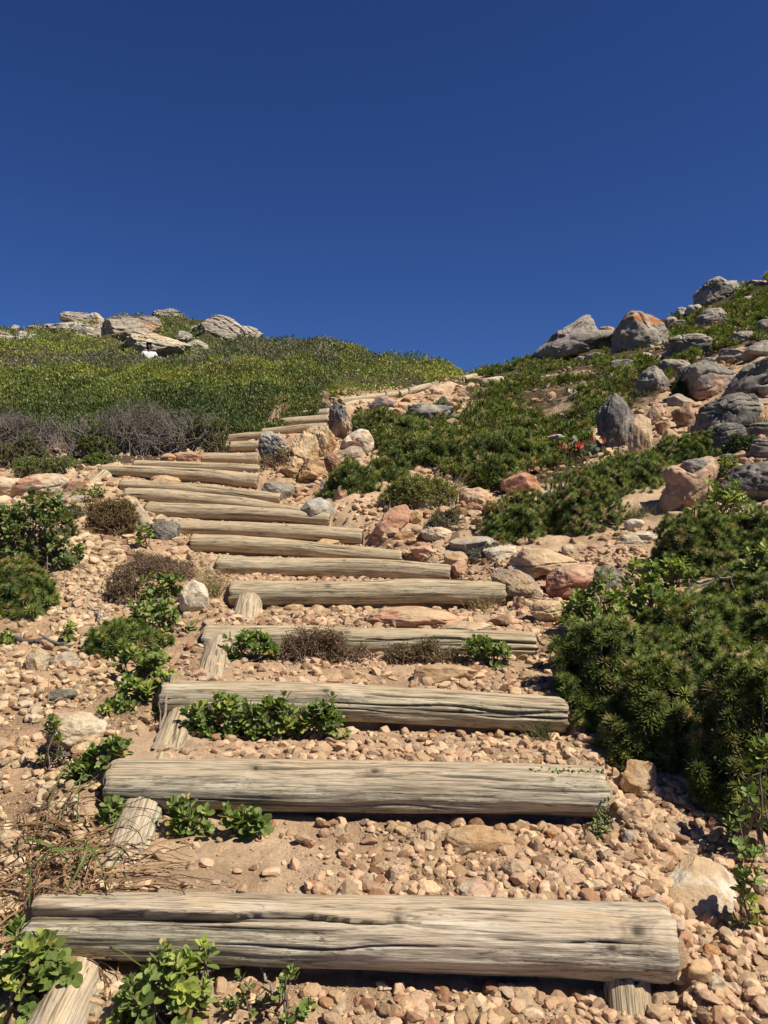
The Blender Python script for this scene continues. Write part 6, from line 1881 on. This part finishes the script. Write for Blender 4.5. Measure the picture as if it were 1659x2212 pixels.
# creeping succulent over the end of the second log
S = Soup()
r_ = np.random.default_rng(5)
V, F = ico(1)
pts = []
for i in range(420):
    t = r_.random()
    if t < 0.45:
        q = P(1148 + 155 * r_.random(), 1672 + 7 * r_.normal() * 0.7, 2.10); q[2] = max(q[2], -0.78) if False else q[2]
    elif t < 0.65:
        f_ = r_.random(); q = P(1302 + 5 * r_.normal(), 1672 + 110 * f_, 2.10 - 0.10 * f_)
    else:
        q = P(1298 + 14 * r_.normal(), 1792 + 16 * r_.normal(), 2.0)
        q[2] = max(q[2], float(H(q[0:1], q[1:2])[0]) + 0.004)
    pts.append(q)
pts = np.array(pts)
n = len(pts)
S.inst([(V, F)], np.zeros(n, int), frames(rdir(n, 0.5, r_), r_.uniform(0, 6, n)), pts + r_.normal(size=(n, 3)) * 0.004, np.stack([0.0028 * r_.uniform(0.7, 1.3, n)] * 2 + [0.0055 * r_.uniform(0.7, 1.4, n)], -1),
       np.array([[0.16, 0.20, 0.07]]) * r_.uniform(0.6, 1.5, (n, 1)))
c = P(1300, 1790, 2.0)
o = S.build('creeping_succulent', M['leaf'], None, c, smooth=True)
o.location = c
tag(o, 'tiny green succulent creeping over the right end of the second log', 'plant')

# red flowered succulent
c = hit(1262, 1000)
e = empty('flowering_succulent', c, 'succulent with hanging red flowers left of the tall cleft boulder', 'plant')
D_ = c[1]
S = Soup(); T = Soup(); Fl = Soup()
r_ = np.random.default_rng(8)
nl = 46
a0 = c + r_.normal(size=(nl, 3)) * [0.10, 0.05, 0] + [0, 0, 0.05]
a0[:, 2] += r_.uniform(0, 0.13, nl)
S.inst(LEAFP, r_.integers(3, size=nl), frames(rdir(nl, 0.7, r_), r_.uniform(0, 6, nl)), a0, 0.055 * r_.uniform(0.7, 1.2, nl), np.array([[0.13, 0.15, 0.09]]) * r_.uniform(0.7, 1.3, (nl, 1)))
S.build('foliage', M['leaf'], e, c)
for (fx, fy, cnt) in [(1211, 969, 5), (1222, 966, 5), (1245, 962, 8), (1256, 966, 9), (1248, 970, 6), (1281, 951, 5), (1308, 958, 2)]:
    top = P(fx, fy - 8, D_ - 0.02)
    base = c + [(top[0] - c[0]) * 0.3, 0, 0]
    curve_tubes(T, [base, base * 0.4 + top * 0.6 + [0.01, 0, 0], top], 0.004, 0.003, (0.22, 0.12, 0.08), 5)
    Fl = Soup()
    for k in range(cnt):
        p = top + r_.normal(size=3) * [0.022, 0.02, 0.008]
        dr = np.array([r_.normal() * 0.25, r_.normal() * 0.25, -1.0]); dr /= np.linalg.norm(dr)
        q = p + dr * 0.034
        redc = (0.48, 0.07, 0.05)
        curve_tubes(Fl, [p, p + dr * 0.012, q], 0.0035, 0.006, redc, 7)
        curve_tubes(Fl, [q, q + dr * 0.006], 0.007, 0.009, (0.55, 0.11, 0.07), 7)
    Fl.build('flower', M['petal'], e, c)
T.build('stem', M['twig'], e, c)

# ---------------------------------------------------------------- the person behind the far boulder
def skin(name, chain, edges, m, col, root=0, sub=2, parent=None):
    me = bpy.data.meshes.new(name)
    me.from_pydata([c_[:3] for c_ in chain], edges, [])
    o = bpy.data.objects.new(name + '_tmp', me)
    SC.collection.objects.link(o)
    sk = o.modifiers.new('skin', 'SKIN')
    for v, c_ in zip(me.skin_vertices[0].data, chain):
        v.radius = (c_[3], c_[4] if len(c_) > 4 else c_[3])
    me.skin_vertices[0].data[root].use_root = True
    sb = o.modifiers.new('sub', 'SUBSURF'); sb.levels = sub; sb.render_levels = sub
    dg = C.evaluated_depsgraph_get()
    ev = bpy.data.meshes.new_from_object(o.evaluated_get(dg))
    bpy.data.objects.remove(o)
    ev.name = name
    a = ev.attributes.new('col', 'FLOAT_COLOR', 'POINT')
    a.data.foreach_set('color', np.tile(np.array([*col, 1], np.float32), len(ev.vertices)))
    ev.materials.clear(); ev.materials.append(m)
    for p_ in ev.polygons:
        p_.use_smooth = True
    return obj(name, ev, parent)


# standing figure, feet at z 0, facing the camera (towards -y), hands on hips
BODY = [(0, 0, 0.95, .15, .11), (0, 0, 1.15, .13, .10), (0, 0, 1.36, .16, .11), (0, -0.01, 1.48, .062), (0, -0.02, 1.56, .062), (0, -0.03, 1.66, .082, .095), (0, -0.02, 1.75, .06),
        (.10, 0, .90, .095), (.12, -.03, .50, .06), (.12, .02, .10, .042), (.12, -.10, .03, .035), (-.10, 0, .90, .095), (-.12, -.03, .50, .06), (-.12, .02, .10, .042), (-.12, -.10, .03, .035),
        (.19, 0, 1.42, .055), (.33, .03, 1.18, .040), (.20, -.10, 1.02, .028), (-.19, 0, 1.42, .055), (-.33, .03, 1.18, .040), (-.20, -.10, 1.02, .028),
        (0, -0.125, 1.645, .016), (.14, -.14, .99, .026), (-.14, -.14, .99, .026)]
BE = [(0, 1), (1, 2), (2, 3), (3, 4), (4, 5), (5, 6), (0, 7), (7, 8), (8, 9), (9, 10), (0, 11), (11, 12), (12, 13), (13, 14), (2, 15), (15, 16), (16, 17), (2, 18), (18, 19), (19, 20), (5, 21), (17, 22), (20, 23)]
for sg in (1, -1):
    b_ = 22 if sg == 1 else 23
    for f_ in range(5):
        BODY.append((sg * (0.10 + 0.012 * (f_ > 3)), -.16 + 0.0 * f_, .985 + 0.014 * (f_ - 2), .009)); BE.append((b_, len(BODY) - 1))
person = skin('person', BODY, BE, M['cloth'], (0.10, 0.055, 0.035), 0, 1)
SHIRT = [(0, 0, 1.02, .165, .125), (0, 0, 1.18, .15, .12), (0, 0, 1.38, .18, .125), (0, 0, 1.46, .08), (.20, 0, 1.42, .075), (.27, .015, 1.29, .062), (-.20, 0, 1.42, .075), (-.27, .015, 1.29, .062)]
skin('shirt', SHIRT, [(0, 1), (1, 2), (2, 3), (2, 4), (4, 5), (2, 6), (6, 7)], M['cloth'], (0.80, 0.80, 0.80), 0, 1, person)
SHORTS = [(0, 0, .97, .155, .12), (.105, 0, .88, .11), (.12, -.02, .60, .085), (-.105, 0, .88, .11), (-.12, -.02, .60, .085)]
skin('shorts', SHORTS, [(0, 1), (1, 2), (0, 3), (3, 4)], M['cloth'], (0.03, 0.035, 0.05), 0, 1, person)
skin('hair', [(0, -0.005, 1.70, .098, .105), (0, 0.0, 1.775, .075), (0, .03, 1.66, .08)], [(0, 1), (0, 2)], M['cloth'], (0.012, 0.010, 0.009), 0, 1, person)
pz = P(322, 764, 28.0)
person.location = (pz[0], pz[1], pz[2] - 1.40)
person.rotation_euler = (0, 0, 0.3)
tag(person, 'dark haired person in a white T-shirt standing behind the rounded boulder on the far hill', 'person')
